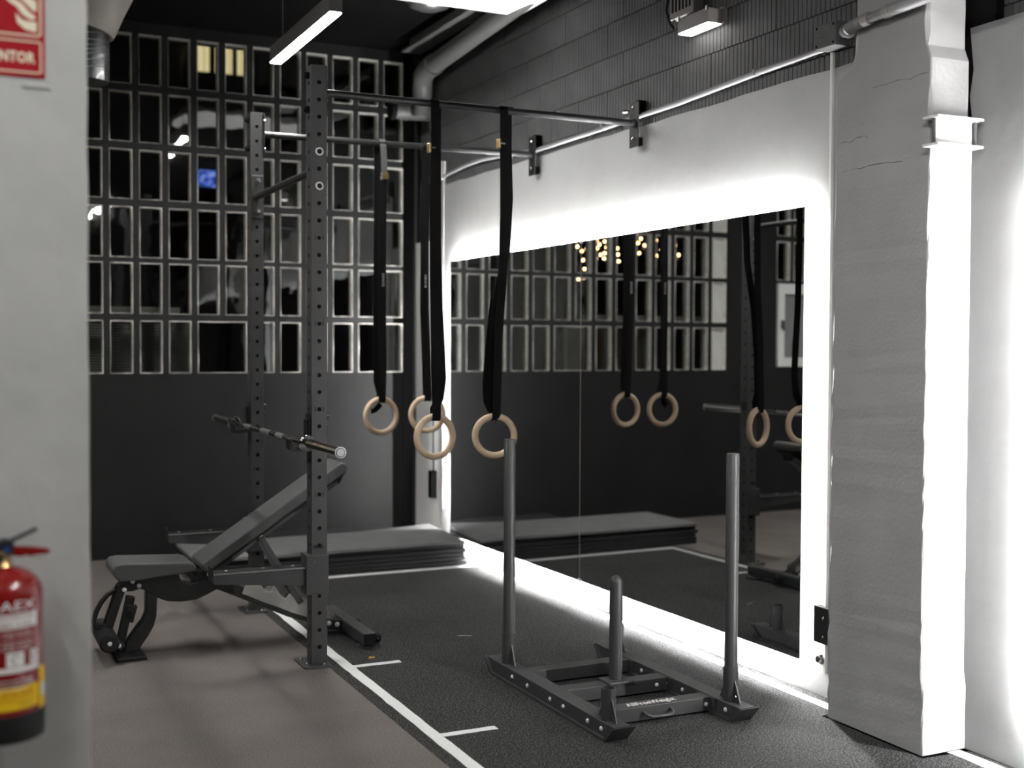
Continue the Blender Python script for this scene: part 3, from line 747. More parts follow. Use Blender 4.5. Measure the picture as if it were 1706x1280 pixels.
# pull-up bars and their plates
for i, (ya, yb, x0) in enumerate(((5.125, 5.157, 1.520), (6.275, 6.256, 1.529))):
    b = link('pull_up_bar', MB().cyl((x0+0.004, ya, 2.503), (wx(yb)-0.04, yb, 2.508), 0.0165, 20), 'rackdark', rack, smooth=40)
    pt = link('bar_plate', MB().box(x0, x0+0.006, ya-0.035, ya+0.035, 2.395, 2.61), 'rackdark', rack, bevel=0.002)
    for z in (2.572, 2.425):
        link('bolt', MB().bolt((x0+0.006, ya, z), (1, 0, 0), 0.013, 0.012), 'chrome' if i else 'rackdark', pt, smooth=40)
        link('nut', MB().bolt((x0-0.068, ya, z), (-1, 0, 0), 0.016, 0.022), 'rubber', pt, smooth=40)
    xw = wx(yb)
    br = link('wall_bracket', MB().box(xw-0.046, xw-0.040, yb-0.042, yb+0.042, 2.388, 2.612), 'rackdark', rack, bevel=0.004)
    link('spacer', MB().box(xw-0.040, xw+0.004, yb-0.036, yb-0.006, 2.55, 2.618), 'void', br)
    link('spacer', MB().box(xw-0.040, xw+0.004, yb-0.012, yb+0.03, 2.40, 2.44), 'void', br)
    for z in (2.582, 2.430):
        link('bolt', MB().bolt((xw-0.046, yb, z), (-1, 0, 0), 0.012, 0.010), 'chrome', br, smooth=40)
    link('socket_ring', MB().cyl((xw-0.046, yb, 2.508), (xw-0.062, yb, 2.508), 0.021, 16), 'rackdark', br, smooth=40)
    if i == 0: link('stud', MB().cyl((xw-0.01, yb+0.10, 2.585), (xw-0.04, yb+0.115, 2.585), 0.010, 10), 'chrome', br, smooth=40)
# crossmember between the uprights
cm = link('crossmember', MB().tube([(1.489, 5.165, 2.168), (1.489, 6.24, 2.172)], 0.017, 16), 'rackdark', rack, smooth=40)
link('end_plate', MB().box(1.463, 1.528, 6.241, 6.25, 2.06, 2.285), 'rack', cm, bevel=0.003)
link('end_plate', MB().box(1.455, 1.518, 5.16, 5.168, 2.06, 2.285), 'rack', cm, bevel=0.003)
for z in (2.255, 2.095):
    link('bolt', MB().bolt((1.497, 6.241, z), (0, -1, 0), 0.013, 0.022), 'steel', cm, smooth=40)
for z in (2.2399, 2.0909):
    o = link('bush', MB().lathe([(0.0115, 0), (0.0115, 0.006), (0.017, 0.006), (0.019, 0.003), (0.019, 0)], (0, 0, 0), 24), 'bright', cm, smooth=40)
    o.rotation_euler = (R(90), 0, 0)
    lo = rack.location; o.data.transform(Matrix.Translation((lo.x, lo.y, lo.z))); o.location = (1.486-lo.x, 5.0795-lo.y, z-lo.z)
    link('bolt', MB().cyl((1.486, 5.079, z), (1.486, 5.084, z), 0.011, 16), 'rubber', cm, smooth=40)

# J-cups
def jcup(i, label):
    x0, x1, y0, y1 = UP[i]; yc = (y0+y1)/2
    t = thing('j_cup', label, 'j cup', (x0, yc, 0.94), group='j cups holding the barbell')
    poly = [(yc-0.03, 0.955), (yc+0.03, 0.955), (yc+0.03, 1.085), (yc+0.02, 1.10), (yc+0.006, 1.106), (yc-0.006, 1.106), (yc-0.02, 1.10), (yc-0.03, 1.085)]
    link('plate', MB().prism(poly, 'x', x0-0.010, x0-0.0005), 'rackdark', t, bevel=0.002)
    link('edge_liner', MB().box(x0-0.020, x0-0.010, yc-0.024, yc+0.024, 0.968, 1.08), 'rubber', t, bevel=0.004)
    link('cradle', MB().prism([(x0-0.095, 0.950), (x0-0.082, 0.942), (x0-0.001, 0.942), (x0-0.001, 0.966), (x0-0.020, 0.966), (x0-0.030, 0.960), (x0-0.072, 0.960), (x0-0.082, 0.972), (x0-0.086, 0.995), (x0-0.097, 0.995)], 'y', yc-0.03, yc+0.03), 'rackdark', t, bevel=0.002)
    link('pin_plate', MB().box(x1+0.0005, x1+0.010, yc-0.025, yc+0.025, 0.99, 1.05), 'rackdark', t, bevel=0.002)
    link('pin', MB().cyl((x1+0.001, yc, 1.085), (x1+0.020, yc, 1.085), 0.0085, 12).cyl((x1+0.001, yc, 1.045), (x1+0.016, yc, 1.045), 0.007, 12), 'chrome', t, smooth=40)
    return t
jcup(0, 'black j cup on the front rack upright under the near barbell sleeve')
jcup(1, 'black j cup on the rear rack upright under the far barbell sleeve')
# barbell
t = thing('barbell', 'chrome barbell resting on the rack above the bench', 'barbell', (1.408, 5.67, 0.985))
def bp(y): return (1.400+0.0035*(y-4.5), y, 0.9845+0.0012*(y-5))
link('shaft', MB().tube([bp(4.97), bp(6.44)], 0.0135, 20), 'chrome', t, smooth=40)
for a, b in ((5.35, 5.48), (5.60, 5.78), (6.0, 6.12)):
    link('knurling', MB().tube([bp(a), bp(b)], 0.0138, 20), mat('knurl', (0.22, 0.22, 0.22), 0.45, 0.8, bump=0.8, bscale=900), t, smooth=40)
for a, b, e in ((4.50, 4.965, 4.495), (6.44, 6.86, 6.865)):
    sl = link('sleeve', MB().tube([bp(a), bp(b)], 0.0225, 28), 'chrome', t, smooth=40)
    yy, s = (a, -1) if e < 5 else (b, 1)
    p = Vector(bp(yy))
    o = link('end_cap', MB().lathe([(0.0226, 0), (0.0226, 0.004), (0.0185, 0.005), (0.0180, 0.002), (0.0160, 0.002), (0.0150, 0.004), (0.001, 0.004)], (0, 0, 0), 28), 'bright', sl, smooth=40)
    link('groove', MB().tube([(p.x+0.0178*math.cos(q), p.y+s*0.0052, p.z+0.0178*math.sin(q)) for q in [2*math.pi*k/28 for k in range(28)]], 0.0011, 6, closed=True), 'rubber', o if False else sl)
    lo = t.location; o.data.transform(Matrix.Translation(tuple(lo))); o.rotation_euler = (R(90 if s < 0 else -90), 0, 0); o.location = p-Vector(lo)
for y0_, y1_ in ((4.965, 5.005), (6.405, 6.44)):
    link('collar', MB().tube([bp(y0_), bp(y0_+0.006), bp(y1_-0.006), bp(y1_)], [0.031, 0.0355, 0.0355, 0.031], 28), 'chrome', t, smooth=40)

# spotter arms
def spotter(i, label):
    x0, x1, y0, y1 = UP[i]; ya, yb = (y0+0.006, y1-0.006)
    t = thing('spotter_arm', label, 'spotter arm', (x0, (y0+y1)/2, 0.32), group='spotter arms on the rack')
    xt = x0-0.425
    link('arm', MB().prism([(xt, 0.392), (xt+0.01, 0.388), (x0-0.02, 0.352), (x0-0.02, 0.428), (xt, 0.428)], 'y', ya, yb), 'rack', t, bevel=0.003)
    link('top_liner', MB().box(xt-0.004, x0-0.025, ya-0.004, yb+0.004, 0.428, 0.438), 'rubber', t, bevel=0.003)
    link('edge_highlight', MB().box(xt, x0-0.03, ya-0.006, ya-0.003, 0.429, 0.436), 'steel', t)  # pale strip stands in for the highlight along the black liner's edge
    link('end_stop', MB().box(xt-0.008, xt, ya-0.002, yb+0.002, 0.40, 0.462), 'rackdark', t, bevel=0.002)
    link('sleeve', MB().box(x0-0.026, x0-0.0005, y0-0.0075, y1+0.008, 0.312, 0.488).box(x0-0.0275, x1+0.004, y0-0.0095, y0-0.0005, 0.318, 0.484), 'rack', t, bevel=0.002)
    for xx in (xt+0.06, xt+0.22, xt+0.35): link('screw', MB().bolt((xx, (ya+yb)/2, 0.438), (0, 0, 1), 0.007, 0.003), 'steel', t, smooth=40)
    link('pin', MB().cyl((x0+0.034, y0-0.008, 0.525), (x0+0.034, y0-0.030, 0.525), 0.007, 12), 'rubber', t, smooth=40)
    for xx, zz in ((x0+0.012, 0.46), (x0+0.055, 0.42)): link('rivet', MB().bolt((xx, y0-0.0095, zz), (0, -1, 0), 0.004, 0.003), 'chrome', t)
spotter(0, 'dark spotter arm on the front rack upright, in front of the bench')
spotter(1, 'dark spotter arm on the rear rack upright, behind the bench')

# ------------------------------------------------------------------ adjustable bench
YC = 5.62
bn = thing('weight_bench', 'black adjustable weight bench with raised backrest between the rack uprights', 'bench', (1.2, YC, 0))
seat = [(0.674, 0.385), (0.670, 0.412), (0.684, 0.430), (0.712, 0.434), (0.86, 0.427), (0.99, 0.421), (1.022, 0.412), (1.036, 0.395), (1.030, 0.378), (0.958, 0.368), (0.80, 0.354), (0.70, 0.352)]
link('seat', MB().prism(seat, 'y', YC-0.125, YC+0.125), 'vinyl', bn, bevel=0.012, segs=3, smooth=35)
d = Vector((0.834, 0, 0.552)); nn = Vector((-0.552, 0, 0.834)); P0 = Vector((1.052, 0, 0.405))
def bk(s, h): q = P0+d*s+nn*h; return (q.x, q.z)
link('backrest', MB().prism([bk(0.0, -0.052), bk(0.0, -0.008), bk(0.012, 0), bk(0.79, 0), bk(0.808, -0.010), bk(0.812, -0.030), bk(0.800, -0.052)], 'y', YC-0.125, YC+0.125), 'vinyl', bn, bevel=0.010, segs=3, smooth=35)
link('back_board', MB().prism([bk(0.02, -0.062), bk(0.02, -0.052), bk(0.78, -0.052), bk(0.78, -0.062)], 'y', YC-0.11, YC+0.11), 'rubber', bn)
bb = link('back_beam', MB().prism([bk(0.02, -0.064), bk(0.75, -0.064), bk(0.75, -0.100), bk(0.05, -0.100)], 'y', YC-0.03, YC+0.03), 'rack', bn, bevel=0.004)
link('beam_cap', MB().prism([bk(0.74, -0.060), bk(0.78, -0.060), bk(0.78, -0.085), bk(0.75, -0.105)], 'y', YC-0.035, YC+0.035), 'rubber', bb, bevel=0.003)
frame = [(0.705, 0.318), (0.740, 0.346), (0.783, 0.356), (0.960, 0.366), (0.972, 0.352), (0.986, 0.319), (1.023, 0.304), (1.062, 0.310), (1.080, 0.335), (1.092, 0.360), (1.118, 0.362), (1.144, 0.335),
         (1.27, 0.268), (1.50, 0.165), (1.76, 0.062), (1.74, 0.012), (1.48, 0.108), (1.26, 0.214), (1.144, 0.268), (1.097, 0.246), (1.049, 0.228), (0.98, 0.224), (0.92, 0.232), (0.876, 0.252), (0.825, 0.290), (0.800, 0.300), (0.77, 0.290), (0.713, 0.292)]
fr_ = link('main_frame', MB().prism(frame, 'y', YC-0.035, YC+0.035), 'rackdark', bn, bevel=0.004)
link('front_leg', MB().prism([(0.828, 0.292), (0.826, 0.188), (0.812, 0.150), (0.792, 0.128), (0.745, 0.062), (0.728, 0.014), (0.792, 0.014), (0.812, 0.046), (0.838, 0.082), (0.862, 0.125), (0.874, 0.168), (0.878, 0.254)], 'y', YC-0.032, YC+0.032), 'rackdark', bn, bevel=0.006)
ft = link('front_foot', MB().box(0.690, 0.808, YC-0.14, YC+0.14, 0.004, 0.018), 'rackdark', bn, bevel=0.003)
link('foot_pad', MB().box(0.684, 0.814, YC-0.145, YC-0.05, 0.0, 0.006).box(0.684, 0.814, YC+0.05, YC+0.145, 0.0, 0.006), 'rubber', ft)
for s in (-1, 1):
    link('support_strut', MB().obox((0.722, YC+s*0.042, 0.312), (0.664, YC+s*0.042, 0.135), 0.010, 0.034, (1, 0, 0)), 'rackdark', bn, bevel=0.003)
    link('link_bar', MB().obox((0.664, YC+s*0.055, 0.105), (0.722, YC+s*0.055, 0.040), 0.008, 0.030, (1, 0, 0)), 'rackdark', bn, bevel=0.003)
pst = link('adjust_post', MB().obox((0.764, YC, 0.262), (0.712, YC, 0.030), 0.036, 0.038, (1, 0, 0)), 'rackdark', bn, bevel=0.004)
link('adjust_sleeve', MB().obox((0.768, YC, 0.225), (0.748, YC, 0.150), 0.046, 0.050, (1, 0, 0)), 'rackdark', pst, bevel=0.004)
link('pull_pin', MB().cyl((0.757, YC-0.023, 0.185), (0.757, YC-0.045, 0.185), 0.012, 14), 'rubber', pst, smooth=40)
rl = link('foam_roller', MB().tube([(0.652, YC-0.17, 0.096), (0.652, YC-0.165, 0.096), (0.652, YC+0.165, 0.096), (0.652, YC+0.17, 0.096)], [0.036, 0.043, 0.043, 0.036], 24), 'foam', bn, smooth=50)
link('roller_cap', MB().cyl((0.652, YC-0.176, 0.096), (0.652, YC-0.170, 0.096), 0.033, 24), 'rackdark', rl, smooth=40)
link('bolt', MB().bolt((0.652, YC-0.176, 0.096), (0, -1, 0), 0.010, 0.006), 'bright', rl, smooth=40)
link('leg_hook', MB().tube([(0.716, YC-0.01, 0.296), (0.692, YC-0.01, 0.296), (0.662, YC-0.01, 0.280), (0.634, YC-0.01, 0.245), (0.614, YC-0.01, 0.205), (0.602, YC-0.01, 0.165), (0.610, YC-0.01, 0.140), (0.640, YC-0.01, 0.130)], 0.012, 12), 'rackdark', bn, smooth=60)
for (bx, bz, yy) in ((0.768, 0.336, -0.036), (0.796, 0.314, -0.036), (0.731, 0.303, -0.048), (0.705, 0.056, -0.060), (1.108, 0.341, -0.036), (1.350, 0.500, -0.036)):
    link('bolt', MB().bolt((bx, YC+yy, bz), (0, -1, 0), 0.0105, 0.009), 'bright', bn, smooth=40)
for s in (-1, 1):
    link('prop_strut', MB().obox((1.346, YC+s*0.046, 0.500), (1.540, YC+s*0.046, 0.172), 0.007, 0.030, (1, 0, 0)), 'rack', bn, bevel=0.002)
lad = [(1.259, 0.240), (1.270, 0.274), (1.276, 0.280), (1.345, 0.277), (1.356, 0.262), (1.366, 0.246), (1.380, 0.238), (1.392, 0.240), (1.398, 0.256), (1.406, 0.268), (1.424, 0.246), (1.438, 0.222), (1.452, 0.206), (1.464, 0.200), (1.472, 0.206),
       (1.480, 0.220), (1.490, 0.222), (1.506, 0.200), (1.520, 0.176), (1.532, 0.168), (1.540, 0.180), (1.546, 0.200), (1.556, 0.198), (1.570, 0.172), (1.584, 0.160), (1.596, 0.166), (1.606, 0.162), (1.64, 0.135), (1.70, 0.108), (1.70, 0.080), (1.65, 0.082), (1.571, 0.100), (1.498, 0.128), (1.432, 0.160), (1.365, 0.188)]
for s in (-1, 1):
    a = YC+s*0.040
    link('adjust_ladder', MB().prism(lad, 'y', a-0.003, a+0.003), 'zinc', bn, bevel=0.0012)
rf = link('rear_foot', MB().box(1.742, 1.802, 5.245, 5.905, 0.020, 0.074), 'rack', bn, bevel=0.004)
link('end_cap', MB().box(1.744, 1.800, 5.240, 5.246, 0.022, 0.072), 'rubber', rf)
for yy in (5.30, 5.85): link('foot_disc', MB().cyl((1.785, yy, 0.0), (1.785, yy, 0.012), 0.055, 24).cyl((1.775, yy, 0.012), (1.775, yy, 0.022), 0.014, 12), 'rack', rf, smooth=40)
for yy in (5.30, 5.60):
    w = link('wheel', MB().tube([(1.806, yy, 0.040), (1.812, yy, 0.040), (1.834, yy, 0.040), (1.840, yy, 0.040)], [0.020, 0.025, 0.025, 0.020], 20), 'rubber', bn, smooth=50)
    w.data.transform(Matrix.Translation((0, 0, 0)))
    link('axle', MB().bolt((1.822, yy-0.001, 0.040), (0, -1, 0), 0.008, 0.028), 'chrome', w, smooth=40)
gs = link('foot_bracket', MB().prism([(1.62, 0.095), (1.742, 0.070), (1.742, 0.022), (1.66, 0.030)], 'y', YC-0.045, YC+0.045), 'rackdark', bn, bevel=0.003)
for bx, bz in ((1.676, 0.062), (1.718, 0.052)): link('bolt', MB().bolt((bx, YC-0.045, bz), (0, -1, 0), 0.012, 0.010), 'bright', gs, smooth=40)

# ------------------------------------------------------------------ push sled
sl = thing('push_sled', 'dark grey push sled with two tall poles and a weight post on the turf', 'sled', (2.42, 4.15, 0))
ZT = 0.062
RUN = [(2.118, 2.190), (2.655, 2.727)]
for (xa, xb) in RUN:
    rn = link('runner', MB().box(xa, xb, 3.655, 4.650, 0.010, ZT), 'rack', sl, bevel=0.002)
    link('skid', MB().prism([(3.600, ZT), (3.606, ZT), (3.668, 0.010), (4.634, 0.010), (4.698, ZT), (4.704, ZT), (4.642, 0.0), (3.660, 0.0)], 'x', xa-0.012, xb+0.012), 'rack', rn)
    link('nose_web', MB().prism([(3.612, ZT), (3.658, ZT), (3.658, 0.012)], 'x', xa+0.002, xb-0.002), 'rack', rn)
    link('nose_web', MB().prism([(4.648, ZT), (4.692, ZT), (4.648, 0.012)], 'x', xa+0.002, xb-0.002), 'rack', rn)
    bolts_y = (4.44, 4.30, 4.10, 3.99, 3.80, 3.70)
    for yy in bolts_y:
        link('bolt', MB().bolt((xa, yy, 0.036), (-1, 0, 0), 0.0085, 0.007), 'bright', rn, smooth=40)
CB = []
for (ya, yb) in ((3.795, 3.862), (4.098, 4.170), (4.398, 4.470)):
    c = link('crossbar', MB().box(2.190, 2.655, ya, yb, 0.008, ZT-0.002), 'rack', sl, bevel=0.002); CB.append(c)
    for fx in (2.190, 2.649): link('end_flange', MB().box(fx, fx+0.006, ya-0.03, yb+0.03, 0.010, ZT-0.004), 'rack', c)
for bx in (2.40, 2.60): link('bolt', MB().bolt((bx, 4.098, 0.034), (0, -1, 0), 0.0085, 0.007), 'bright', CB[1], smooth=40)
link('bolt', MB().bolt((2.60, 4.398, 0.034), (0, -1, 0), 0.0085, 0.007), 'bright', CB[2], smooth=40)
link('bolt', MB().bolt((2.63, 3.795, 0.034), (0, -1, 0), 0.0085, 0.007), 'bright', CB[0], smooth=40)
link('pull_handle', MB().tube([(2.352, 3.796, 0.038), (2.352, 3.782, 0.036), (2.362, 3.768, 0.030), (2.376, 3.762, 0.026), (2.44, 3.762, 0.026), (2.458, 3.762, 0.027), (2.468, 3.770, 0.032), (2.470, 3.782, 0.036), (2.470, 3.796, 0.038)], 0.0062, 10), 'rack', CB[0], smooth=60)
vs, fs = text_polys('AllFreeWeight', 0.046, 1.0, 0.0012)
wd = max(v[0] for v in vs)-min(v[0] for v in vs); kx = 0.215/wd
lt = MB().add([(2.405+v[0]*kx, 3.830+v[1]*1.0, ZT-0.0012) for v in vs], fs)
link('lettering', lt, 'labelwhite', CB[0])
def socket(x, y, h=0.115, r=0.027):
    mb = MB().lathe([(r, 0), (r, h), (r-0.004, h), (r-0.004, 0.02)], (x, y, ZT), 24)
    s = link('pole_socket', mb, 'rack', sl, smooth=40)
    for sx in (-1, 1):
        pass
    for dy in (-1, 1):
        link('gusset', MB().prism([(y+dy*(r-0.002), ZT), (y+dy*(r+0.036), ZT), (y+dy*(r-0.002), ZT+0.085)], 'x', x-0.003, x+0.003), 'rack', s)
        link('gusset_bolt', MB().bolt((x-0.003, y+dy*(r+0.010), ZT+0.022), (-1, 0, 0), 0.005, 0.004), 'chrome', s)
    return s
socket(2.152, 3.712); socket(2.690, 4.560)
for (x, y, zt) in ((2.158, 4.560, 1.010), (2.692, 3.722, 1.000)):
    s = socket(x, y, 0.130, 0.0285)
    link('push_pole', MB().tube([(x, y, ZT+0.02), (x, y, zt-0.003), (x, y, zt)], [0.0245, 0.0245, 0.0225], 28), 'rack', sl, smooth=40)
wp_ = link('weight_post', MB().tube([(2.433, 4.140, ZT), (2.433, 4.140, 0.455), (2.433, 4.140, 0.468), (2.433, 4.140, 0.478), (2.433, 4.140, 0.484)], [0.0265, 0.0265, 0.024, 0.017, 0.007], 28), 'rack', sl, smooth=50)
link('post_base', MB().box(2.375, 2.492, 4.085, 4.182, ZT-0.002, ZT+0.006), 'rack', wp_, bevel=0.002)

# ------------------------------------------------------------------ gymnastic rings
def ring(label, x, y, z, zbar, turn, front, back, bz, tail=None, txt=None, grey=False, bside=0.0):
    t = thing('gymnastic_ring', label, 'gymnastic ring', (x, y, z), group='wooden rings hanging from the pull up bars', local=True)
    Rr, rr = 0.092, 0.0155
    pts = [(Rr*math.cos(a)*math.cos(turn), Rr*math.cos(a)*math.sin(turn), Rr*math.sin(a)) for a in [2*math.pi*k/48 for k in range(48)]]
    link('ring', MB().tube(pts, rr, 16, closed=True), 'wood', t, smooth=60)
    w = 0.042; top = zbar+0.018-z
    # webbing loop: down the front, under the ring, up the back, over the bar
    zr = Rr-rr-0.002
    f = [(0, -0.006, zr), (0.0, -0.021, zr+0.012), (0, -0.021, zr+0.05)] + [(dx, -0.021+0.002*math.sin(i), zz-z) for i, (dx, zz) in enumerate(front)] + [(front[-1][0], -0.021, zbar-z), (front[-1][0], -0.012, top-0.003), (front[-1][0], 0, top)]
    link('strap', MB().ribbon(f, w, 0.0025), 'strap', t)
    b = [(0, -0.006, zr), (0.004, 0.012, zr+0.006), (0.004, 0.020, zr+0.05)] + [(dx, 0.022, zz-z) for dx, zz in back] + [(back[-1][0], 0.021, zbar-z), (back[-1][0], 0.012, top-0.003), (back[-1][0], 0, top)]
    link('strap', MB().ribbon(b, w, 0.0025), 'strap', t)
    if tail: link('loose_tail', MB().ribbon([(dx, dy, zz-z) for dx, dy, zz in tail], 0.034, 0.0025), 'strap', t)
    if grey: link('strap_end', MB().ribbon([(front[-1][0]-0.004, -0.002, top+0.002), (front[-1][0]-0.002, -0.016, top-0.002), (front[-1][0], -0.0245, zbar-z-0.02), (front[-1][0]+0.004, -0.0245, zbar-z-0.085), (front[-1][0]+0.006, -0.0245, bz-z+0.02)], 0.034, 0.002), 'strapgrey', t)
    bx = front[-1][0]
    if bside: 
        bk_ = link('buckle', MB().box(bx+bside-0.005, bx+bside+0.005, -0.034, 0.002, bz-z-0.022, bz-z+0.022), 'brass', t, bevel=0.003)
        link('tongue', MB().box(bx+bside, bx+bside+0.026, -0.036, -0.030, bz-z-0.004, bz-z+0.004), 'chrome', bk_)
    else:
        bk_ = link('buckle', MB().box(bx-0.018, bx+0.026, -0.040, -0.026, bz-z-0.014, bz-z+0.020), 'brass', t, bevel=0.003)
        link('tongue', MB().box(bx-0.022, bx-0.010, -0.044, -0.030, bz-z-0.022, bz-z+0.024), 'chrome', bk_, bevel=0.002)
    if txt:
        vs, fs = text_polys('BONES', 0.030)
        link('strap_print', MB().add([(txt[0]-v[1]*0.62, -0.0258, txt[1]-z+v[0]*0.78) for v in vs], fs), 'labelwhite', t)
    return t
YF, YR_ = 5.138, 6.268
ring('wooden ring on the front bar, nearest the front upright', 2.050, YF, 0.983, 2.505, R(5),
     [(-0.006, 1.3), (-0.012, 1.7), (-0.014, 2.1), (-0.010, 2.3)], [(0.030, 1.16), (0.042, 1.25), (0.034, 1.4), (0.024, 1.6), (0.016, 1.9), (0.014, 2.3)], 2.300,
     tail=[(0.005, 0.018, 1.10), (0.028, 0.026, 1.14), (0.040, 0.028, 1.25), (0.036, 0.027, 1.42), (0.016, 0.026, 1.62)], bside=-0.028)
ring('wooden ring on the front bar, nearest the wall', 2.352, YF, 0.978, 2.506, R(-21),
     [(0.004, 1.2), (0.010, 1.45), (0.028, 1.7), (0.036, 2.0), (0.034, 2.3)], [(-0.012, 1.16), (-0.006, 1.35), (0.018, 1.6), (0.066, 1.85), (0.080, 2.1), (0.072, 2.35)], 2.345,
     tail=[(-0.010, 0.018, 1.095), (-0.030, 0.026, 1.14), (-0.034, 0.028, 1.22), (-0.018, 0.027, 1.42), (0.004, 0.026, 1.62)], bside=-0.026)
ring('wooden ring on the rear bar, leftmost, with a grey strap end', 2.182, YR_, 1.014, 2.507, R(6),
     [(0.004, 1.3), (0.0, 1.6), (0.002, 2.0), (0.004, 2.3)], [(-0.014, 1.2), (-0.016, 1.5), (-0.014, 1.9), (-0.012, 2.3)], 2.322,
     tail=[(-0.004, 0.004, 1.082), (-0.012, 0.008, 1.066), (-0.030, 0.018, 1.046), (-0.052, 0.022, 1.040)], txt=(0.004, 1.76), grey=True)
ring('wooden ring on the rear bar, half hidden behind the front ring', 2.452, YR_, 1.018, 2.506, R(-5),
     [(-0.006, 1.3), (-0.018, 1.6), (-0.020, 2.0), (-0.010, 2.3)], [(0.0, 1.3), (-0.012, 1.6), (-0.010, 2.0), (-0.004, 2.3)], 2.320, txt=(-0.018, 1.76), bside=0.022)

# ------------------------------------------------------------------ exercise mats
def exercise_mat(i, label, x0, x1, y0, y1, z, th, hump, m, group):
    rnd = random.Random(40+i); nx, ny = 16, 5
    t = MB(); vs = []
    dx0, dx1, dy = rnd.uniform(-0.015, 0.015), rnd.uniform(-0.012, 0.004), rnd.uniform(-0.012, 0.012)
    ph = rnd.uniform(0, 6)
    def H(u, v):
        return hump*(max(0, u-0.60)/0.40)**2*(0.35+0.65*v)*0.8 - hump*0.25*max(0, (u-0.92)/0.08)*(1-v) + 0.0006*math.sin(u*9+ph)
    for lay_ in (0, 1):
        for a in range(nx+1):
            for b in range(ny+1):
                u, v = a/nx, b/ny
                vs.append((x0+dx0+(x1+dx1-x0-dx0)*u, y0+dy+(y1-y0)*v, z+H(u, v)+lay_*th))
    fs = []; k = ny+1; n = (nx+1)*k
    for a in range(nx):
        for b in range(ny):
            q = a*k+b; fs += [(q, q+k, q+k+1, q+1), (n+q, n+q+1, n+q+k+1, n+q+k)]
    for a in range(nx): fs += [(a*k, n+a*k, n+(a+1)*k, (a+1)*k), (a*k+ny, (a+1)*k+ny, n+(a+1)*k+ny, n+a*k+ny)]
    for b in range(ny): fs += [(b, b+1, n+b+1, n+b), (nx*k+b, n+nx*k+b, n+nx*k+b+1, nx*k+b+1)]
    o = link('exercise_mat', t.add(vs, fs), m, smooth=35, bevel=0.003)
    return tag(o, label, 'mat', group)
pos = ['lowest', 'second from the bottom', 'third from the bottom', 'third from the top', 'second from the top', 'topmost']
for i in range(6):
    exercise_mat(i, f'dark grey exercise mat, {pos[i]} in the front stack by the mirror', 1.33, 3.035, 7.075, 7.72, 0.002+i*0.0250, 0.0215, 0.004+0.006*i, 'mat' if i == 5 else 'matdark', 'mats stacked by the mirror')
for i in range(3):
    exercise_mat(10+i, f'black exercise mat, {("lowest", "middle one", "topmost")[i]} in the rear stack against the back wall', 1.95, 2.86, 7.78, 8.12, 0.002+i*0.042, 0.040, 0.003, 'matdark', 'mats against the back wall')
MTOP = 0.002+5*0.025+0.0225
vs, fs = text_polys('GYM', 0.03) if False else ([], [])

# ------------------------------------------------------------------ fire extinguisher and sign
EX, EY = 0.101, 2.605
ex = thing('fire_extinguisher', 'red fire extinguisher with a yellow label hanging on the foreground wall', 'extinguisher', (EX, EY, 0.585))
EXF = ex
RB = 0.0815
body = [(0.060, 0.592), (RB, 0.600), (RB, 0.905)] + [(RB*math.cos(a)*0.82+RB*0.18 if a < 1.2 else RB*math.cos(a)*0.95+0.012, 0.905+0.058*math.sin(a)) for a in (0.3, 0.6, 0.9, 1.2, 1.4)] + [(0.022, 0.966), (0.022, 0.970)]
link('cylinder', MB().lathe([(r_, z_-0.585) for r_, z_ in body], (EX, EY, 0.585), 48), 'red', ex, smooth=50)
link('foot', MB().lathe([(0.07, 0.0), (RB+0.0015, 0.004), (RB+0.0025, 0.05), (RB+0.0015, 0.064), (RB-0.004, 0.065)], (EX, EY, 0.585), 48), 'rubber', ex, smooth=50)
def wrap(u, z, dr=0.0008):
    a = u/RB; return (EX+(RB+dr)*math.sin(a), EY-(RB+dr)*math.cos(a), z)
def patch(a0, a1, z0, z1, dr=0.0006, n=14):
    vs = []
    for i in range(n+1):
        u = (a0+(a1-a0)*i/n)*RB; vs += [wrap(u, z0, dr), wrap(u, z1, dr)]
    return MB().add(vs, [(2*i, 2*i+2, 2*i+3, 2*i+1) for i in range(n)])
def wraptext(body, size, u0, z0, dr=0.0012, width=None):
    vs, fs = text_polys(body, size); k = 1.0
    if width: k = width/(max(v[0] for v in vs)-min(v[0] for v in vs))
    return MB().add([wrap(u0+v[0]*k, z0+v[1], dr) for v in vs], fs)
link('name_print', wraptext('EXFAEX', 0.030, 0.0, 0.888, width=0.135), 'labelwhite', ex)
lb = link('label', patch(-1.0, 0.92, 0.840, 0.872), 'labelwhite', ex)
link('label_lines', wraptext('AGENTE EXTINTOR', 0.012, 0.0, 0.864, width=0.13), 'red', lb)
link('label_lines', wraptext('POLVO ABC 6 KG', 0.014, 0.0, 0.848, width=0.12), 'red', lb)
tx = MB()
for z_, w_ in ((0.832, 0.11), (0.824, 0.12), (0.811, 0.12), (0.803, 0.125), (0.795, 0.12)):
    tx.add(*(lambda p: (p.v, p.f))(wraptext('quitar pasador dirigir boquilla', 0.008, 0.0, z_, width=w_)))
link('instruction_print', tx, 'labelwhite', ex)
ic = link('icon_box', patch(-0.75, -0.25, 0.757, 0.788), 'labelwhite', ex)
link('icon_box', patch(0.10, 0.52, 0.757, 0.788), 'labelwhite', ex); link('icon_box', patch(0.70, 0.98, 0.757, 0.788), 'labelwhite', ex)
for a_ in (-0.5, 0.31, 0.84):
    link('icon', MB().tube([wrap(a_*RB+0.007*math.cos(q), 0.773+0.009*math.sin(q), 0.0012) for q in [0.3+0.55*j for j in range(10)]], 0.0012, 4), 'levr', ex)
link('white_band', patch(-1.0, 1.0, 0.744, 0.755), 'labelwhite', ex)
tx = MB()
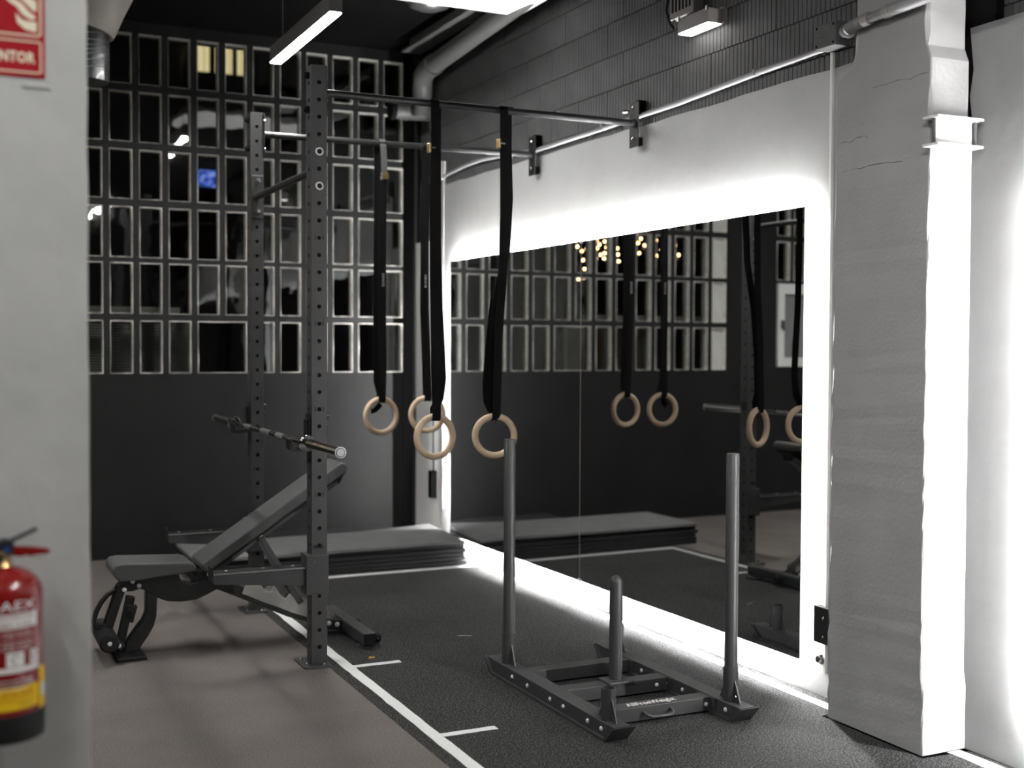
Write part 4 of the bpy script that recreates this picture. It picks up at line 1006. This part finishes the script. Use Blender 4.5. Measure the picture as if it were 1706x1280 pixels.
for z_, w_ in ((0.727, 0.10), (0.718, 0.11), (0.709, 0.08)):
    tx.add(*(lambda p: (p.v, p.f))(wraptext('mantenimiento anual servicio', 0.009, 0.01, z_, width=w_)))
link('service_print', tx, 'labelwhite', ex)
yl = link('yellow_label', patch(-1.1, 0.98, 0.662, 0.712, 0.001), 'yellow', ex)
link('yellow_print', wraptext('LEXAR', 0.017, 0.026, 0.697, 0.0018, width=0.075), 'orange', yl)
link('yellow_print', wraptext('extintores', 0.008, 0.045, 0.674, 0.0018, width=0.028), 'greymetal', yl)
for z_ in (0.686, 0.681): link('yellow_rule', patch(-0.9, 0.8, z_, z_+0.0007, 0.0015), 'orange', yl)
sy = link('side_label', patch(1.02, 1.42, 0.650, 0.742, 0.001, 6), 'yellow', ex)
link('side_patch', patch(1.10, 1.36, 0.676, 0.706, 0.0016, 4), 'labelwhite', sy)
link('valve', MB().lathe([(0.024, 0.0), (0.020, 0.006), (0.019, 0.030), (0.016, 0.033), (0.015, 0.046)], (EX+0.003, EY, 0.966), 20), 'brass', ex, smooth=40)
link('gauge', MB().cyl((EX-0.004, EY-0.018, 0.985), (EX-0.004, EY-0.030, 0.985), 0.011, 16), 'chrome', ex, smooth=40)
link('valve_head', MB().prism([(EX-0.03, 0.992), (EX+0.020, 0.992), (EX+0.026, 1.000), (EX+0.028, 1.020), (EX+0.010, 1.026), (EX-0.03, 1.010)], 'y', EY-0.016, EY+0.016), 'levr', ex, bevel=0.003)
link('plug', MB().cyl((EX+0.014, EY-0.016, 1.002), (EX+0.014, EY-0.020, 1.002), 0.006, 12), 'bluedot', ex)
link('lever', MB().obox((EX+0.016, EY, 1.016), (EX+0.072, EY, 1.044), 0.018, 0.008, (0, 0, 1)), 'levr', ex, bevel=0.003)
link('handle', MB().prism([(EX+0.022, 1.008), (EX+0.060, 1.004), (EX+0.090, 0.998), (EX+0.097, 0.993), (EX+0.094, 0.987), (EX+0.065, 0.985), (EX+0.058, 0.983), (EX+0.048, 0.986), (EX+0.040, 0.983), (EX+0.022, 0.988)], 'y', EY-0.010, EY+0.010), 'red', ex, bevel=0.002)
link('pin_ring', MB().tube([(EX+0.058, EY-0.011, 0.985), (EX+0.066, EY-0.012, 0.980), (EX+0.076, EY-0.012, 0.979), (EX+0.088, EY-0.011, 0.984)], 0.0009, 5), 'greymetal', ex)
link('wall_hook', MB().box(EX-0.02, EX+0.02, EY+RB-0.004, 2.7205, 0.90, 0.96), 'greymetal', ex)

EXF.scale = (1, 1, 0.905); EXF.location.z = 0.612
SX0, SX1, SZ0, SZ1 = 0.017, 0.2025, 1.958, 2.258
sg = thing('fire_sign', 'red fire extinguisher sign with cream print on the foreground wall', 'sign', ((SX0+SX1)/2, 2.72, SZ0))
Y1 = 2.7195; Y2 = 2.7165; Y3 = 2.7160
link('plate', MB().box(SX0, SX1, Y2, Y1+0.0005, SZ0, SZ1), 'signred', sg)
def border(x0, x1, z0, z1, w=0.0038, c=0.010):
    mb = MB(); out = []; inn = []
    for (cx_, cz_, a0) in ((x1-c, z0+c, -90), (x1-c, z1-c, 0), (x0+c, z1-c, 90), (x0+c, z0+c, 180)):
        for k_ in range(5):
            a = R(a0+k_*22.5); out.append((cx_+c*math.cos(a), cz_+c*math.sin(a))); inn.append((cx_+(c-w)*math.cos(a), cz_+(c-w)*math.sin(a)))
    n_ = len(out)
    return mb.add([(x, Y3, z) for x, z in out]+[(x, Y3, z) for x, z in inn], [(i, (i+1) % n_, n_+(i+1) % n_, n_+i) for i in range(n_)])
link('text_border', border(SX0+0.007, SX1-0.006, SZ0+0.008, SZ0+0.0755, 0.0030, 0.006), 'cream', sg)
link('icon_border', border(SX0+0.007, SX1-0.006, SZ0+0.0845, SZ1-0.007, 0.0034, 0.008), 'cream', sg)
vs, fs = text_polys('EXTINTOR', 0.030, 1.05, 0.0010)
wd = max(v[0] for v in vs)-min(v[0] for v in vs); kx = 0.120/wd
link('sign_text', MB().add([(0.1225+v[0]*kx, Y3, SZ0+0.039+v[1]) for v in vs], fs), 'cream', sg)
def flame(pts): return MB().add([(x, Y3, z) for x, z in pts], [tuple(range(len(pts)))])
zf = SZ0
link('flame', flame([(0.148, zf+0.144), (0.137, zf+0.150), (0.126, zf+0.160), (0.146, zf+0.158), (0.160, zf+0.150), (0.172, zf+0.136), (0.184, zf+0.128), (0.186, zf+0.122), (0.176, zf+0.119), (0.160, zf+0.128)]), 'cream', sg)
link('flame', flame([(0.146, zf+0.131), (0.158, zf+0.118), (0.172, zf+0.115), (0.187, zf+0.116), (0.187, zf+0.094), (0.165, zf+0.098), (0.150, zf+0.110)]), 'cream', sg)
link('flame', flame([(0.143, zf+0.195), (0.138, zf+0.180), (0.150, zf+0.165), (0.166, zf+0.152), (0.178, zf+0.140), (0.187, zf+0.136), (0.187, zf+0.158), (0.172, zf+0.166), (0.160, zf+0.180), (0.156, zf+0.195)]), 'cream', sg)
link('flame', flame([(0.168, zf+0.205), (0.172, zf+0.190), (0.187, zf+0.178), (0.187, zf+0.215), (0.176, zf+0.235)]), 'cream', sg)
link('extinguisher_icon', MB().add([(x, Y3, z) for x, z in [(0.02, zf+0.10), (0.075, zf+0.10), (0.075, zf+0.20), (0.06, zf+0.222), (0.035, zf+0.222), (0.02, zf+0.20)]], [(0, 1, 2, 3, 4, 5)]), 'cream', sg)

# small scraps on the turf
tag(link('yellow_scrap', MB().tube([(1.715, 5.085, 0.004), (1.722, 5.09, 0.006), (1.732, 5.088, 0.004), (1.738, 5.082, 0.006)], 0.0035, 6), 'yellow'), 'tiny yellow scrap on the turf beside the front rack foot', 'scrap')
tag(link('white_thread', MB().tube([(2.24, 5.31, 0.003), (2.27, 5.29, 0.005), (2.30, 5.28, 0.003)], 0.0013, 5), 'line'), 'thin white thread on the turf behind the push sled', 'thread')
tag(link('plaster_lump', MB().box(0.160, 0.214, 2.716, 2.7205, 1.936, 1.944), 'wall_left', bevel=0.003), 'pale plaster lump on the wall just under the fire sign', 'plaster lump')
